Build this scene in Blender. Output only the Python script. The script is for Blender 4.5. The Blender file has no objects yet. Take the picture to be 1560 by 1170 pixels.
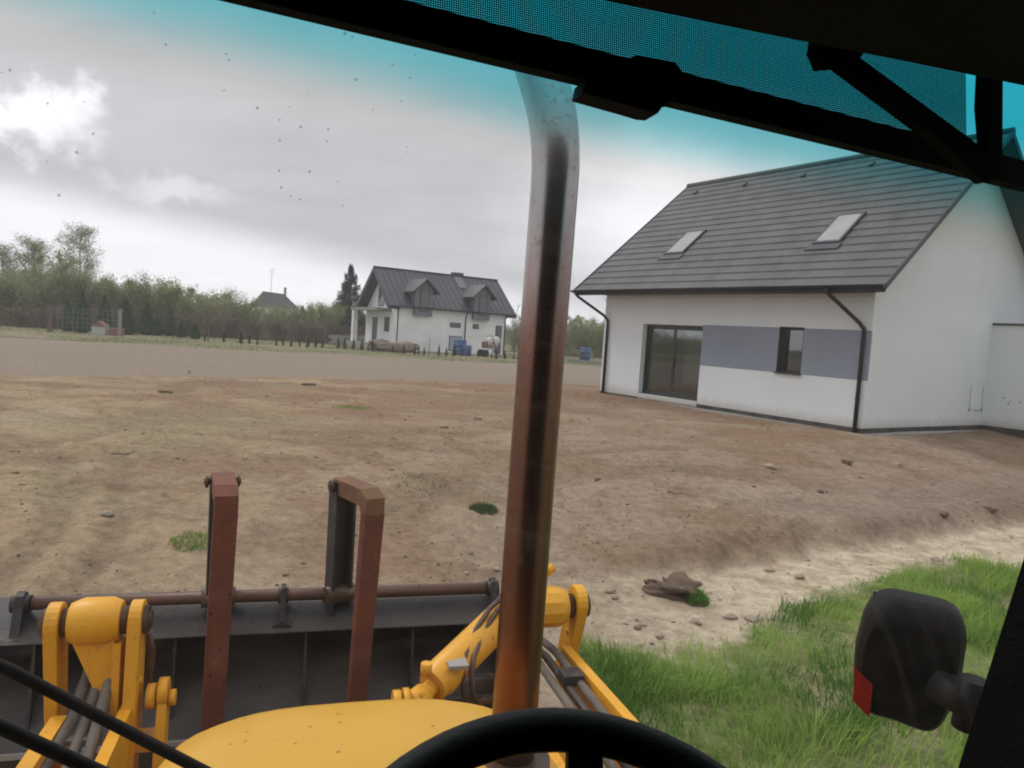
import bpy, bmesh, math, random
import numpy as np
from mathutils import Vector, Matrix, Euler
random.seed(7)
R = math.radians
PI = math.pi
scene = bpy.context.scene
COL = scene.collection

# ------------------------------------------------------------------ camera
EYE = 1.65                                   # eye height above the house's ground; the tractor stands 0.6 lower
cam_d = bpy.data.cameras.new('camera')
cam = bpy.data.objects.new('camera', cam_d); COL.objects.link(cam)
cam_d.lens = 1124.7 / 1560 * 36; cam_d.sensor_width = 36; cam_d.clip_start = 0.02; cam_d.clip_end = 3000
cam.matrix_world = Matrix.Translation((0, 0, EYE)) @ Matrix.Rotation(R(90 - 3.913), 4, 'X') @ Matrix.Rotation(R(3.743), 4, 'Z')
scene.camera = cam
scene.render.resolution_x = 1024; scene.render.resolution_y = 768
scene.view_settings.view_transform = 'Standard'; scene.view_settings.look = 'None'
scene.view_settings.gamma = 1; scene.view_settings.exposure = 0.36
try:
    scene.cycles.transparent_max_bounces = 24
    scene.cycles.filter_width = 2.0
except Exception: pass

# ------------------------------------------------------------------ node helpers
class NT:
    def __init__(s, tree): s.t = tree; s.n = tree.nodes; s.l = tree.links
    def node(s, kind, **kw):
        n = s.n.new(kind)
        for k, v in kw.items(): setattr(n, k, v)
        return n
    def put(s, sock, v):
        if isinstance(v, bpy.types.NodeSocket): s.l.new(v, sock)
        elif v is not None:
            if isinstance(v, (tuple, list)) and len(v) == 3 and sock.type == 'RGBA': v = (*v, 1)
            sock.default_value = v
    def math(s, op, a, b=None, c=None, clamp=False):
        n = s.node('ShaderNodeMath', operation=op, use_clamp=clamp)
        s.put(n.inputs[0], a)
        if b is not None: s.put(n.inputs[1], b)
        if c is not None: s.put(n.inputs[2], c)
        return n.outputs[0]
    def vmath(s, op, a, b=None, out=0):
        n = s.node('ShaderNodeVectorMath', operation=op)
        s.put(n.inputs[0], a)
        if b is not None: s.put(n.inputs[1], b)
        return n.outputs[out]
    def mix(s, f, a, b, blend='MIX'):
        n = s.node('ShaderNodeMix', data_type='RGBA', blend_type=blend)
        s.put(n.inputs[0], f); s.put(n.inputs[6], a); s.put(n.inputs[7], b)
        return n.outputs[2]
    def smooth(s, v, a, b, lo=0., hi=1.):
        n = s.node('ShaderNodeMapRange', interpolation_type='SMOOTHSTEP')
        s.put(n.inputs[0], v); s.put(n.inputs[1], a); s.put(n.inputs[2], b); s.put(n.inputs[3], lo); s.put(n.inputs[4], hi)
        return n.outputs[0]
    def noise(s, vec, scale, detail=4, rough=.55, dist=0.):
        n = s.node('ShaderNodeTexNoise')
        if vec is not None: s.put(n.inputs['Vector'], vec)
        n.inputs['Scale'].default_value = scale; n.inputs['Detail'].default_value = detail
        n.inputs['Roughness'].default_value = rough; n.inputs['Distortion'].default_value = dist
        return n.outputs[0]
    def mapping(s, vec, scale=(1, 1, 1), rot=(0, 0, 0)):
        n = s.node('ShaderNodeMapping'); s.put(n.inputs[0], vec)
        n.inputs['Scale'].default_value = scale; n.inputs['Rotation'].default_value = rot
        return n.outputs[0]
    def sep(s, v):
        n = s.node('ShaderNodeSeparateXYZ'); s.put(n.inputs[0], v); return n.outputs
    def comb(s, x, y, z):
        n = s.node('ShaderNodeCombineXYZ'); s.put(n.inputs[0], x); s.put(n.inputs[1], y); s.put(n.inputs[2], z); return n.outputs[0]

# ------------------------------------------------------------------ sky (overcast, broken by brighter patches) and sun
SUN_EL, SUN_AZ = 48, -62                     # degrees; azimuth from +Y towards +X
world = bpy.data.worlds.new('World'); scene.world = world; world.use_nodes = True
w = NT(world.node_tree); w.n.clear()
tc = w.node('ShaderNodeTexCoord').outputs['Generated']
dirn = w.vmath('NORMALIZE', tc)
sx, sy, sz = w.sep(dirn)
skyt = w.node('ShaderNodeTexSky', sky_type='NISHITA', sun_disc=False, sun_elevation=R(SUN_EL), sun_rotation=R(SUN_AZ))
nish = w.mix(1.0, skyt.outputs[0], (.08, .08, .08), 'MULTIPLY')
zz = w.math('ADD', w.math('MAXIMUM', sz, 0.0), 0.22)
cp = w.comb(w.math('DIVIDE', sx, zz), w.math('DIVIDE', sy, zz), 0.0)
n1 = w.noise(w.mapping(cp, (.55, 1.3, 1), (0, 0, R(12))), 1.5, 6, .5, .5)
n2 = w.noise(w.mapping(cp, (1, 1.6, 1), (0, 0, R(-8))), 3.4, 8, .6, .8)
n3 = w.noise(dirn, 11, 7, .6, .3)
elev = w.math('ADD', w.math('ADD', sz, w.math('MULTIPLY', sx, .14)), w.math('MULTIPLY', w.math('SUBTRACT', n1, .5), .05))
base = w.smooth(elev, .018, .075, .84, .47)   # light band under the cloud deck, grey deck above
base = w.math('ADD', base, w.math('MULTIPLY', w.math('SUBTRACT', n1, .5), .22))
base = w.math('ADD', base, w.math('MULTIPLY', w.math('SUBTRACT', n2, .5), .08))
def blob(b, az, el, ra, re, gain, warp=.07, soft=.5):
    # a brighter opening in the cloud deck around azimuth az, elevation el (degrees)
    a = w.math('ARCTAN2', sx, sy); e = w.math('ARCSINE', sz)
    a = w.math('ADD', a, w.math('MULTIPLY', w.math('SUBTRACT', n3, .5), warp * 2.2))
    e = w.math('ADD', e, w.math('MULTIPLY', w.math('SUBTRACT', w.noise(w.vmath('ADD', dirn, (3, 7, 1)), 13, 6, .6), .5), warp * 1.6))
    da = w.math('DIVIDE', w.math('SUBTRACT', a, R(az)), R(ra)); de = w.math('DIVIDE', w.math('SUBTRACT', e, R(el)), R(re))
    r = w.math('SQRT', w.math('ADD', w.math('MULTIPLY', da, da), w.math('MULTIPLY', de, de)))
    return w.math('ADD', b, w.math('MULTIPLY', w.smooth(r, 1.0, 1.0 - soft, 0, 1), gain))
base = blob(base, -34.0, 11.3, 7.8, 2.9, .40, .11, .75)
base = blob(base, -24.8, 8.7, 5.0, 1.4, .18, .07, .8)
base = blob(base, 11, 9, 16, 9, .34, .04, .95)
base = w.math('MULTIPLY', base, w.smooth(sz, .25, .95, 1.0, 1.9))        # overcast skies are brighter overhead
cloud = w.mix(1.0, (.985, .99, 1.02), w.comb(base, base, base), 'MULTIPLY')
skycol = w.mix(.97, nish, cloud)
bg = w.node('ShaderNodeBackground'); w.l.new(skycol, bg.inputs[0]); bg.inputs[1].default_value = 1.0
wo = w.node('ShaderNodeOutputWorld'); w.l.new(bg.outputs[0], wo.inputs[0])

sun_d = bpy.data.lights.new('sun', 'SUN'); sun_d.energy = 0.9; sun_d.angle = R(14); sun_d.color = (1, .96, .9)
sun = bpy.data.objects.new('sun', sun_d); COL.objects.link(sun)
sd = Vector((math.sin(R(SUN_AZ)) * math.cos(R(SUN_EL)), math.cos(R(SUN_AZ)) * math.cos(R(SUN_EL)), math.sin(R(SUN_EL))))
sun.rotation_euler = sd.to_track_quat('Z', 'Y').to_euler()

# ------------------------------------------------------------------ materials
def material(name, base=(.5, .5, .5), rough=.7, metal=0., var=None, var_scale=3., var_amt=.5, bump=0., bump_scale=20., detail=6,
             stretch=(1, 1, 1), spec=.5, fine=None, builder=None, coat=0.):
    m = bpy.data.materials.new(name); m.use_nodes = True
    t = NT(m.node_tree); b = t.n['Principled BSDF']
    oc = t.node('ShaderNodeTexCoord').outputs['Object']
    vec = t.mapping(oc, stretch)
    col = base
    if var is not None:
        f = t.smooth(t.noise(vec, var_scale, detail, .6), .5 - .25, .5 + .25, 0, var_amt * 2)
        f = t.math('MINIMUM', f, 1.0)
        col = t.mix(f, base, var)
    if fine is not None:
        f2 = t.smooth(t.noise(vec, var_scale * 9, 5, .65), .55, .75, 0, .8)
        col = t.mix(f2, col, fine)
    t.put(b.inputs['Base Color'], col)
    b.inputs['Roughness'].default_value = rough; b.inputs['Metallic'].default_value = metal
    b.inputs['Specular IOR Level'].default_value = spec
    if coat: b.inputs['Coat Weight'].default_value = coat; b.inputs['Coat Roughness'].default_value = .15
    if bump:
        bn = t.node('ShaderNodeBump'); bn.inputs['Strength'].default_value = bump; bn.inputs['Distance'].default_value = .02
        t.l.new(t.noise(vec, bump_scale, 6, .65), bn.inputs['Height']); t.l.new(bn.outputs[0], b.inputs['Normal'])
    if builder: builder(t, b, oc)
    return m

M = {}
M['render'] = material('white_render', (.62, .665, .69), .9, var=(.55, .59, .615), var_scale=.8, var_amt=.5, bump=.25, bump_scale=120, fine=(.57, .6, .62))
def render_b(t, b, oc):
    x, y, z = t.sep(oc); n = t.noise(oc, 6, 6, .7); n2 = t.noise(t.mapping(oc, (3, 3, .25)), 2.2, 5, .6)
    col = t.mix(t.smooth(t.noise(oc, .8, 6, .6), .3, .7), (.74, .775, .795), (.70, .735, .755))
    col = t.mix(t.math('MULTIPLY', t.smooth(t.math('ADD', z, t.math('MULTIPLY', n, -.35)), .22, -.12), .55), col, (.36, .30, .24))
    col = t.mix(t.smooth(n2, .60, .80, 0, .06), col, (.42, .42, .41))
    col = t.mix(t.smooth(t.noise(oc, 150, 3, .6), .5, .75, 0, .12), col, (.4, .42, .43))
    t.put(b.inputs['Base Color'], col)
M['render'] = material('white_render', rough=.9, bump=.3, bump_scale=120, builder=render_b)
M['band'] = material('grey_band_render', (.27, .30, .365), .9, var=(.25, .28, .34), var_scale=1.2, bump=.25, bump_scale=120)
M['plinth'] = material('black_plinth', (.025, .027, .03), .8, var=(.12, .11, .09), var_scale=2, var_amt=.4)
def tile_b(t, b, oc):
    x, y, z = t.sep(oc)
    row = t.math('FLOOR', t.math('DIVIDE', z, .1969))
    u = t.math('ADD', t.math('DIVIDE', y, .30), t.math('MULTIPLY', row, .5))
    fr = t.math('FRACT', u)
    seam = t.math('LESS_THAN', fr, .045)
    wn = t.node('ShaderNodeTexWhiteNoise', noise_dimensions='2D')
    t.l.new(t.comb(t.math('FLOOR', u), row, 0.), wn.inputs['Vector'])
    col = t.mix(wn.outputs[0], (.066, .069, .076), (.092, .095, .102))
    col = t.mix(t.smooth(t.noise(oc, 1.3, 5, .6), .35, .7), col, (.105, .107, .11))
    col = t.mix(t.math('MULTIPLY', seam, .5), col, (.02, .02, .022))
    t.put(b.inputs['Base Color'], col)
M['tile'] = material('dark_roof_tile', rough=.62, bump=.2, bump_scale=60, builder=tile_b)
M['verge'] = material('anthracite_metal', (.035, .038, .045), .45, var=(.05, .052, .058), var_scale=2)
M['soffit'] = material('dark_soffit_board', (.05, .05, .055), .7)
M['gutter'] = material('anthracite_gutter', (.012, .013, .015), .45, var=(.03, .03, .03), var_scale=6, var_amt=.3, spec=.3)
M['frame'] = material('anthracite_window_frame', (.03, .032, .036), .4)
M['roof_glass'] = material('skylight_pane', (.27, .28, .285), .25, spec=.5, var=(.34, .34, .34), var_scale=2)
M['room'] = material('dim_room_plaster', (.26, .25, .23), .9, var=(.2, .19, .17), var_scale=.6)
M['concrete'] = material('raw_concrete', (.34, .33, .31), .9, var=(.22, .21, .2), var_scale=2.5, bump=.4, bump_scale=25)
def glass_mat(name, tint=(.75, .8, .8), refl=.22):
    m = bpy.data.materials.new(name); m.use_nodes = True; t = NT(m.node_tree); t.n.clear()
    tr = t.node('ShaderNodeBsdfTransparent'); tr.inputs[0].default_value = (*tint, 1)
    gl = t.node('ShaderNodeBsdfGlossy'); gl.inputs['Roughness'].default_value = .03
    lw = t.node('ShaderNodeLayerWeight'); lw.inputs[0].default_value = .35
    f = t.math('ADD', t.math('MULTIPLY', lw.outputs['Fresnel'], .75), refl, clamp=True)
    mx = t.node('ShaderNodeMixShader'); t.put(mx.inputs[0], f); t.l.new(tr.outputs[0], mx.inputs[1]); t.l.new(gl.outputs[0], mx.inputs[2])
    o = t.node('ShaderNodeOutputMaterial'); t.l.new(mx.outputs[0], o.inputs[0]); return m
M['glass'] = glass_mat('window_glass', (.62, .66, .66), .12)
M['far_glass'] = material('dark_window_pane', (.09, .1, .11), .12, spec=.8)

def wear(t, b, oc, a, c):
    col = t.mix(t.smooth(t.noise(oc, 2.2, 5, .6), .3, .7), a, c)
    col = t.mix(t.smooth(t.noise(t.mapping(oc, (1, 1, .35)), 9, 7, .7, .4), .52, .74, 0, .6), col, (.33, .19, .05))
    col = t.mix(t.smooth(t.noise(oc, 34, 6, .7), .63, .70, 0, .8), col, (.13, .07, .035))
    col = t.mix(t.smooth(t.noise(oc, 70, 4, .7), .5, .75, 0, .25), col, (.5, .38, .2))
    t.put(b.inputs['Base Color'], col); t.put(b.inputs['Roughness'], t.smooth(t.noise(oc, 12, 5, .6), .3, .7, .34, .62))
M['yellow_worn'] = material('worn_yellow_paint', rough=.45, bump=.12, bump_scale=40, builder=lambda t, b, oc: wear(t, b, oc, (.80, .39, .016), (.70, .32, .016)))
M['yellow'] = material('yellow_paint', (.74, .33, .014), .42, var=(.60, .27, .02), var_scale=2.2, var_amt=.45, fine=(.42, .2, .03), bump=.08, bump_scale=35, coat=.15)
def hood_b(t, b, oc):
    col = t.mix(t.smooth(t.noise(oc, 1.8, 5, .6), .3, .7), (.72, .40, .035), (.64, .34, .03))
    v = t.node('ShaderNodeTexVoronoi'); t.l.new(oc, v.inputs['Vector']); v.inputs['Scale'].default_value = 22
    spk = t.math('MULTIPLY', t.math('LESS_THAN', v.outputs['Distance'], .12), t.math('GREATER_THAN', t.noise(oc, 5, 2), .48))
    col = t.mix(t.math('MULTIPLY', spk, .6), col, (.12, .07, .03))
    col = t.mix(t.smooth(t.noise(oc, 60, 5, .7), .55, .8, 0, .35), col, (.35, .24, .12))
    t.put(b.inputs['Base Color'], col)
M['hood'] = material('dusty_yellow_bonnet', rough=.42, builder=hood_b, coat=.05, spec=.35)
M['rust'] = material('rust_red_steel', (.19, .055, .028), .75, var=(.115, .04, .026), var_scale=5, var_amt=.5, fine=(.24, .10, .06), bump=.3, bump_scale=60)
M['rust_yellow'] = material('worn_yellow_over_rust', (.16, .062, .042), .75, var=(.21, .13, .045), var_scale=9, var_amt=.32, bump=.3, bump_scale=60)
M['black_steel'] = material('worn_black_steel', (.021, .021, .024), .48, var=(.042, .038, .038), var_scale=2.4, var_amt=.55, fine=(.12, .09, .07), bump=.2, bump_scale=30)
M['scraped'] = material('scraped_steel', (.026, .022, .021), .45, var=(.055, .040, .033), var_scale=3, var_amt=.6, fine=(.04, .035, .03), bump=.2, bump_scale=25, stretch=(1, 1, 3))
M['edge'] = material('bright_worn_edge', (.32, .30, .28), .4)
M['tube'] = material('brown_steel_tube', (.085, .06, .05), .45, metal=.3, var=(.16, .08, .05), var_scale=4, stretch=(.6, 2, 2), bump=.15, bump_scale=50)
M['pin'] = material('greasy_pin', (.05, .03, .02), .45, var=(.12, .06, .03), var_scale=12)
M['hose'] = material('dusty_rubber_hose', (.10, .085, .07), .8, var=(.2, .17, .14), var_scale=9, var_amt=.5, bump=.4, bump_scale=90)
M['chrome_rod'] = material('chrome_rod', (.5, .48, .45), .15, metal=1.)
def exh_b(t, b, oc):
    z = t.sep(oc)[2]
    n = t.noise(t.mapping(oc, (9, 9, 1.6)), 2.0, 6, .65)
    n2 = t.noise(oc, 45, 5, .7)
    zz = t.math('ADD', z, t.math('MULTIPLY', t.math('SUBTRACT', n, .5), .35))
    rust = t.smooth(zz, 1.95, 1.35, 0, 1)
    haze = t.smooth(zz, 2.66, 2.15, 0, 1)  # sky-to-ground reflection and brown patina down the pipe, both put into the colour
    col = t.mix(haze, (.40, .40, .40), (.24, .125, .10))
    col = t.mix(rust, col, (.21, .075, .038))
    col = t.mix(t.smooth(n2, .52, .74, 0, .75), col, (.15, .07, .045))
    col = t.mix(t.smooth(t.noise(t.mapping(oc, (14, 14, 3)), 1.6, 5, .7), .56, .7, 0, .5), col, (.20, .085, .045))
    t.put(b.inputs['Base Color'], col)
    t.put(b.inputs['Roughness'], t.math('ADD', t.smooth(zz, 2.75, 1.4, .20, .30), t.math('MULTIPLY', n2, .08)))
    t.put(b.inputs['Metallic'], .92)
M['exhaust'] = material('weathered_chrome_pipe', builder=exh_b)
M['cab'] = material('black_cab_trim', (.0035, .0035, .004), .75, var=(.006, .006, .006), var_scale=8, bump=.3, bump_scale=200, spec=.12)
M['rubber'] = material('black_rubber', (.006, .006, .007), .6, var=(.012, .011, .010), var_scale=10, var_amt=.3, spec=.25)
M['wheel'] = material('black_wheel_grip', (.005, .005, .0055), .55, bump=.15, bump_scale=150, spec=.25)
M['mirror'] = material('black_textured_plastic', (.004, .004, .0045), .5, var=(.010, .010, .010), var_scale=7, var_amt=.3, fine=(.016, .015, .014), bump=.2, bump_scale=160, spec=.22)
M['red_lens'] = material('red_reflector', (.55, .035, .012), .25, spec=.7, var=(.4, .02, .01), var_scale=60)
M['roof_out'] = material('cab_roof_shell', (.10, .10, .10), .5)
def mesh_visor():
    m = bpy.data.materials.new('perforated_shade_cloth'); m.use_nodes = True; t = NT(m.node_tree); t.n.clear()
    oc = t.node('ShaderNodeTexCoord').outputs['Object']; x, y, z = t.sep(oc)
    k = 2 * PI / .0046
    a = t.math('SINE', t.math('MULTIPLY', t.math('ADD', x, t.math('MULTIPLY', z, 1.)), k))
    c = t.math('SINE', t.math('MULTIPLY', t.math('SUBTRACT', x, t.math('MULTIPLY', z, 1.)), k))
    h = t.math('GREATER_THAN', t.math('MULTIPLY', a, c), .36)
    tr = t.node('ShaderNodeBsdfTransparent'); tr.inputs[0].default_value = (.9, .9, .9, 1)
    df = t.node('ShaderNodeBsdfDiffuse'); df.inputs[0].default_value = (.01, .012, .013, 1)
    mx = t.node('ShaderNodeMixShader'); t.put(mx.inputs[0], h); t.l.new(df.outputs[0], mx.inputs[1]); t.l.new(tr.outputs[0], mx.inputs[2])
    o = t.node('ShaderNodeOutputMaterial'); t.l.new(mx.outputs[0], o.inputs[0]); return m
M['shade_cloth'] = mesh_visor()
def windscreen_mat():
    m = bpy.data.materials.new('dusty_tinted_windscreen'); m.use_nodes = True; t = NT(m.node_tree); t.n.clear()
    oc = t.node('ShaderNodeTexCoord').outputs['Object']; x, y, z = t.sep(oc)
    n = t.noise(oc, 3, 3, .5)
    zz = t.math('ADD', z, t.math('MULTIPLY', t.math('SUBTRACT', n, .5), .03))
    zz = t.math('ADD', zz, t.math('ADD', -.002, t.math('MULTIPLY', x, .075)))
    # the factory sun band in the top of the glass
    col = t.mix(t.smooth(zz, 2.45, 2.49), (1, 1, 1), (.975, .95, .935))
    col = t.mix(t.smooth(zz, 2.475, 2.56), col, (.52, .84, .87))
    col = t.mix(t.smooth(zz, 2.54, 2.64), col, (.20, .80, .88))
    v = t.node('ShaderNodeTexVoronoi'); t.l.new(oc, v.inputs['Vector']); v.inputs['Scale'].default_value = 60
    rr = t.math('MULTIPLY', t.noise(oc, 40, 2), .22)
    r_w = t.math('SQRT', t.math('ADD', t.math('POWER', t.math('SUBTRACT', x, .16), 2.), t.math('POWER', t.math('SUBTRACT', z, 1.58), 2.)))
    arc = t.noise(t.comb(t.math('MULTIPLY', r_w, 60.), t.math('MULTIPLY', x, 1.5), 0.), 1., 4, .6)
    spk = t.math('MULTIPLY', t.smooth(v.outputs['Distance'], rr, t.math('MULTIPLY', rr, .6)), t.math('GREATER_THAN', t.noise(oc, 9, 3), .60))
    col = t.mix(t.math('MULTIPLY', spk, .5), col, (.18, .16, .14))
    tr = t.node('ShaderNodeBsdfTransparent'); t.put(tr.inputs[0], col)
    df = t.node('ShaderNodeBsdfTranslucent'); df.inputs[0].default_value = (.75, .70, .64, 1)
    film = t.math('ADD', .005, t.smooth(t.noise(t.mapping(oc, (1, 1, 2.5), (0, R(20), 0)), 4, 5, .6, 1.0), .45, .8, 0, .012))
    film = t.math('ADD', film, t.math('MULTIPLY', t.smooth(t.noise(oc, 28, 2, .5), .70, .78), .016))
    film = t.math('ADD', film, t.smooth(arc, .5, .8, 0, .010))
    film = t.math('MULTIPLY', film, t.smooth(z, 2.46, 2.58, 1, .25))
    mx = t.node('ShaderNodeMixShader'); t.put(mx.inputs[0], film); t.l.new(tr.outputs[0], mx.inputs[1]); t.l.new(df.outputs[0], mx.inputs[2])
    o = t.node('ShaderNodeOutputMaterial'); t.l.new(mx.outputs[0], o.inputs[0]); return m
M['windscreen'] = windscreen_mat()
M['wind_edge'] = M['rubber']

def foliage(name, a, b, c=None, trans=.25):
    m = bpy.data.materials.new(name); m.use_nodes = True; t = NT(m.node_tree); p = t.n['Principled BSDF']
    at = t.node('ShaderNodeAttribute', attribute_name='tone').outputs['Fac']
    oi = t.node('ShaderNodeObjectInfo').outputs['Random']
    col = t.mix(at, a, b)
    if c is not None: col = t.mix(t.math('MULTIPLY', oi, .7), col, c)
    t.put(p.inputs['Base Color'], col); p.inputs['Roughness'].default_value = .75; p.inputs['Specular IOR Level'].default_value = .2
    tl = t.node('ShaderNodeBsdfTranslucent'); t.put(tl.inputs[0], col)
    mx = t.node('ShaderNodeMixShader'); mx.inputs[0].default_value = trans
    t.l.new(p.outputs[0], mx.inputs[1]); t.l.new(tl.outputs[0], mx.inputs[2]); t.l.new(mx.outputs[0], t.n['Material Output'].inputs[0]); return m
M['spring_leaf'] = foliage('spring_willow_leaf', (.16, .20, .07), (.40, .44, .20), (.33, .31, .18), .45)
M['birch_leaf'] = foliage('birch_leaf', (.17, .20, .10), (.38, .41, .23), None, .45)
M['twig_brown'] = foliage('brown_twigs', (.17, .12, .095), (.29, .215, .165), (.22, .17, .12), .2)
M['spruce_needle'] = foliage('spruce_needle', (.016, .028, .02), (.045, .065, .04), None, .1)
M['thuja'] = foliage('conifer_green', (.04, .07, .03), (.12, .18, .065), (.08, .11, .05), .2)
M['seedling'] = foliage('seedling_green', (.02, .032, .014), (.06, .075, .03), None, .1)
M['grass'] = foliage('fresh_grass', (.075, .19, .026), (.36, .50, .12), None, .5)
M['dry_grass'] = foliage('meadow_grass', (.14, .15, .065), (.22, .23, .11), None, .25)
M['bark'] = material('grey_brown_bark', (.10, .085, .07), .9, var=(.17, .15, .13), var_scale=4, bump=.5, bump_scale=20)
M['birch_bark'] = material('birch_bark', (.42, .41, .38), .85, var=(.06, .055, .05), var_scale=3, var_amt=.35, stretch=(1, 1, 3))
M['stone'] = material('pale_field_stone', (.40, .34, .27), .9, var=(.28, .22, .17), var_scale=20, bump=.5, bump_scale=60)
M['clod'] = material('dark_soil_clod', (.16, .112, .078), .95, var=(.25, .18, .13), var_scale=14, bump=.8, bump_scale=50)
M['sand'] = material('heaped_sand', (.27, .235, .19), .95, var=(.25, .2, .15), var_scale=1.5, bump=.6, bump_scale=8)
M['seam_roof'] = material('graphite_seam_roof', (.042, .043, .050), .42, var=(.05, .052, .06), var_scale=.7)
M['dormer'] = material('grey_dormer_cladding', (.17, .175, .195), .6, var=(.15, .155, .175), var_scale=1)
M['blue'] = material('blue_plastic', (.06, .11, .24), .45, var=(.04, .09, .25), var_scale=3)
M['red_brown'] = material('red_brown_paint', (.24, .11, .085), .6, var=(.22, .08, .06), var_scale=5)
M['white_plastic'] = material('white_plastic', (.50, .49, .47), .5, var=(.5, .5, .48), var_scale=3)
M['wood'] = material('weathered_wood', (.17, .135, .10), .85, var=(.10, .08, .06), var_scale=4, stretch=(1, 1, .2), bump=.3, bump_scale=30)
M['post'] = material('grey_fence_post', (.30, .30, .29), .7, var=(.2, .2, .19), var_scale=6)
M['old_roof'] = material('old_dark_roof', (.06, .052, .05), .8, var=(.09, .08, .075), var_scale=1)
M['wire'] = material('galvanised_wire', (.30, .31, .31), .4, metal=.6)

# ------------------------------------------------------------------ object helpers
def link(name, me, mat, parent=None):
    o = bpy.data.objects.new(name, me); COL.objects.link(o)
    if mat is not None and not me.materials:
        for m in (mat if isinstance(mat, (list, tuple)) else [mat]): me.materials.append(m)
    if parent is not None: o.parent = parent
    return o
def tag(o, label=None, cat=None, group=None, kind=None):
    if label: o['label'] = label
    if cat: o['category'] = cat
    if group: o['group'] = group
    if kind: o['kind'] = kind
    return o
def empty(name, loc=(0, 0, 0), rz=0., label=None, cat=None, group=None, scale=None):
    o = bpy.data.objects.new(name, None); COL.objects.link(o); o.location = loc; o.rotation_euler = (0, 0, rz)
    o.empty_display_size = .2
    if scale: o.scale = scale
    return tag(o, label, cat, group)
def copy_tree(o, parent=None):
    c = o.copy(); COL.objects.link(c); c.parent = parent
    for ch in [x for x in bpy.data.objects if x.parent == o]: copy_tree(ch, c)
    return c

class MB:
    """collects solids in one bmesh, then becomes one mesh object"""
    def __init__(s): s.b = bmesh.new(); s.mi = 0
    def _mat(s, faces):
        for f in faces: f.material_index = s.mi
    def box(s, x0, x1, y0, y1, z0, z1, M_=None, bev=0.):
        vs = [s.b.verts.new((x, y, z)) for z in (z0, z1) for y in (y0, y1) for x in (x0, x1)]
        fs = [s.b.faces.new([vs[i] for i in q]) for q in ((0, 2, 3, 1), (4, 5, 7, 6), (0, 1, 5, 4), (1, 3, 7, 5), (3, 2, 6, 7), (2, 0, 4, 6))]
        s._mat(fs)
        if M_ is not None: bmesh.ops.transform(s.b, matrix=M_, verts=vs)
        if bev > 0:
            es = list({e for f in fs for e in f.edges})
            bmesh.ops.bevel(s.b, geom=es, offset=bev, segments=2, affect='EDGES', profile=.5, clamp_overlap=True, material=-1)
        return vs
    def prism(s, pts, a, b, axis='x', M_=None, bev=0.):
        """polygon given in the two other axes, extruded from a to b along axis"""
        def P(u, v, t): return {'x': (t, u, v), 'y': (u, t, v), 'z': (u, v, t)}[axis]
        v0 = [s.b.verts.new(P(u, v, a)) for u, v in pts]; v1 = [s.b.verts.new(P(u, v, b)) for u, v in pts]
        n = len(pts); fs = [s.b.faces.new(v0[::-1]), s.b.faces.new(v1)]
        fs += [s.b.faces.new([v0[i], v0[(i + 1) % n], v1[(i + 1) % n], v1[i]]) for i in range(n)]
        s._mat(fs)
        if M_ is not None: bmesh.ops.transform(s.b, matrix=M_, verts=v0 + v1)
        if bev > 0:
            es = list({e for f in fs[:2] for e in f.edges})
            bmesh.ops.bevel(s.b, geom=es, offset=bev, segments=2, affect='EDGES', profile=.5, clamp_overlap=True, material=-1)
        return v0 + v1
    def tube(s, pts, rad, seg=12, caps=True, squash=None):
        pts = [Vector(p) for p in pts]; n = len(pts)
        rads = rad if isinstance(rad, (list, tuple)) else [rad] * n
        rings = []; up = None
        for i, p in enumerate(pts):
            d = (pts[min(i + 1, n - 1)] - pts[max(i - 1, 0)]).normalized()
            if up is None:
                up = Vector((0, 0, 1)) if abs(d.z) < .9 else Vector((1, 0, 0))
            a = d.cross(up).normalized(); up = a.cross(d).normalized(); bb = up
            rings.append([s.b.verts.new(p + (a * math.cos(2 * PI * k / seg) + bb * math.sin(2 * PI * k / seg) * (squash or 1)) * rads[i]) for k in range(seg)])
        fs = []
        for i in range(n - 1):
            for k in range(seg):
                fs.append(s.b.faces.new([rings[i][k], rings[i + 1][k], rings[i + 1][(k + 1) % seg], rings[i][(k + 1) % seg]]))
        if caps: fs += [s.b.faces.new(rings[0]), s.b.faces.new(rings[-1][::-1])]
        s._mat(fs)
        for f in fs[:len(fs) - (2 if caps else 0)]: f.smooth = True
        return [v for r in rings for v in r]
    def hexa(s, a, b):
        """solid between two matching 4-point loops"""
        va = [s.b.verts.new(p) for p in a]; vb = [s.b.verts.new(p) for p in b]
        fs = [s.b.faces.new(va[::-1]), s.b.faces.new(vb)] + [s.b.faces.new([va[i], va[(i + 1) % 4], vb[(i + 1) % 4], vb[i]]) for i in range(4)]
        s._mat(fs); return va + vb
    def build(s, name, mat, parent=None, smooth=None):
        bmesh.ops.recalc_face_normals(s.b, faces=s.b.faces)
        me = bpy.data.meshes.new(name); s.b.to_mesh(me); s.b.free()
        if smooth:
            for p in me.polygons: p.use_smooth = True
            if smooth is not True:
                try: me.set_sharp_from_angle(angle=R(smooth))
                except Exception: pass
        return link(name, me, mat, parent)

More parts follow.
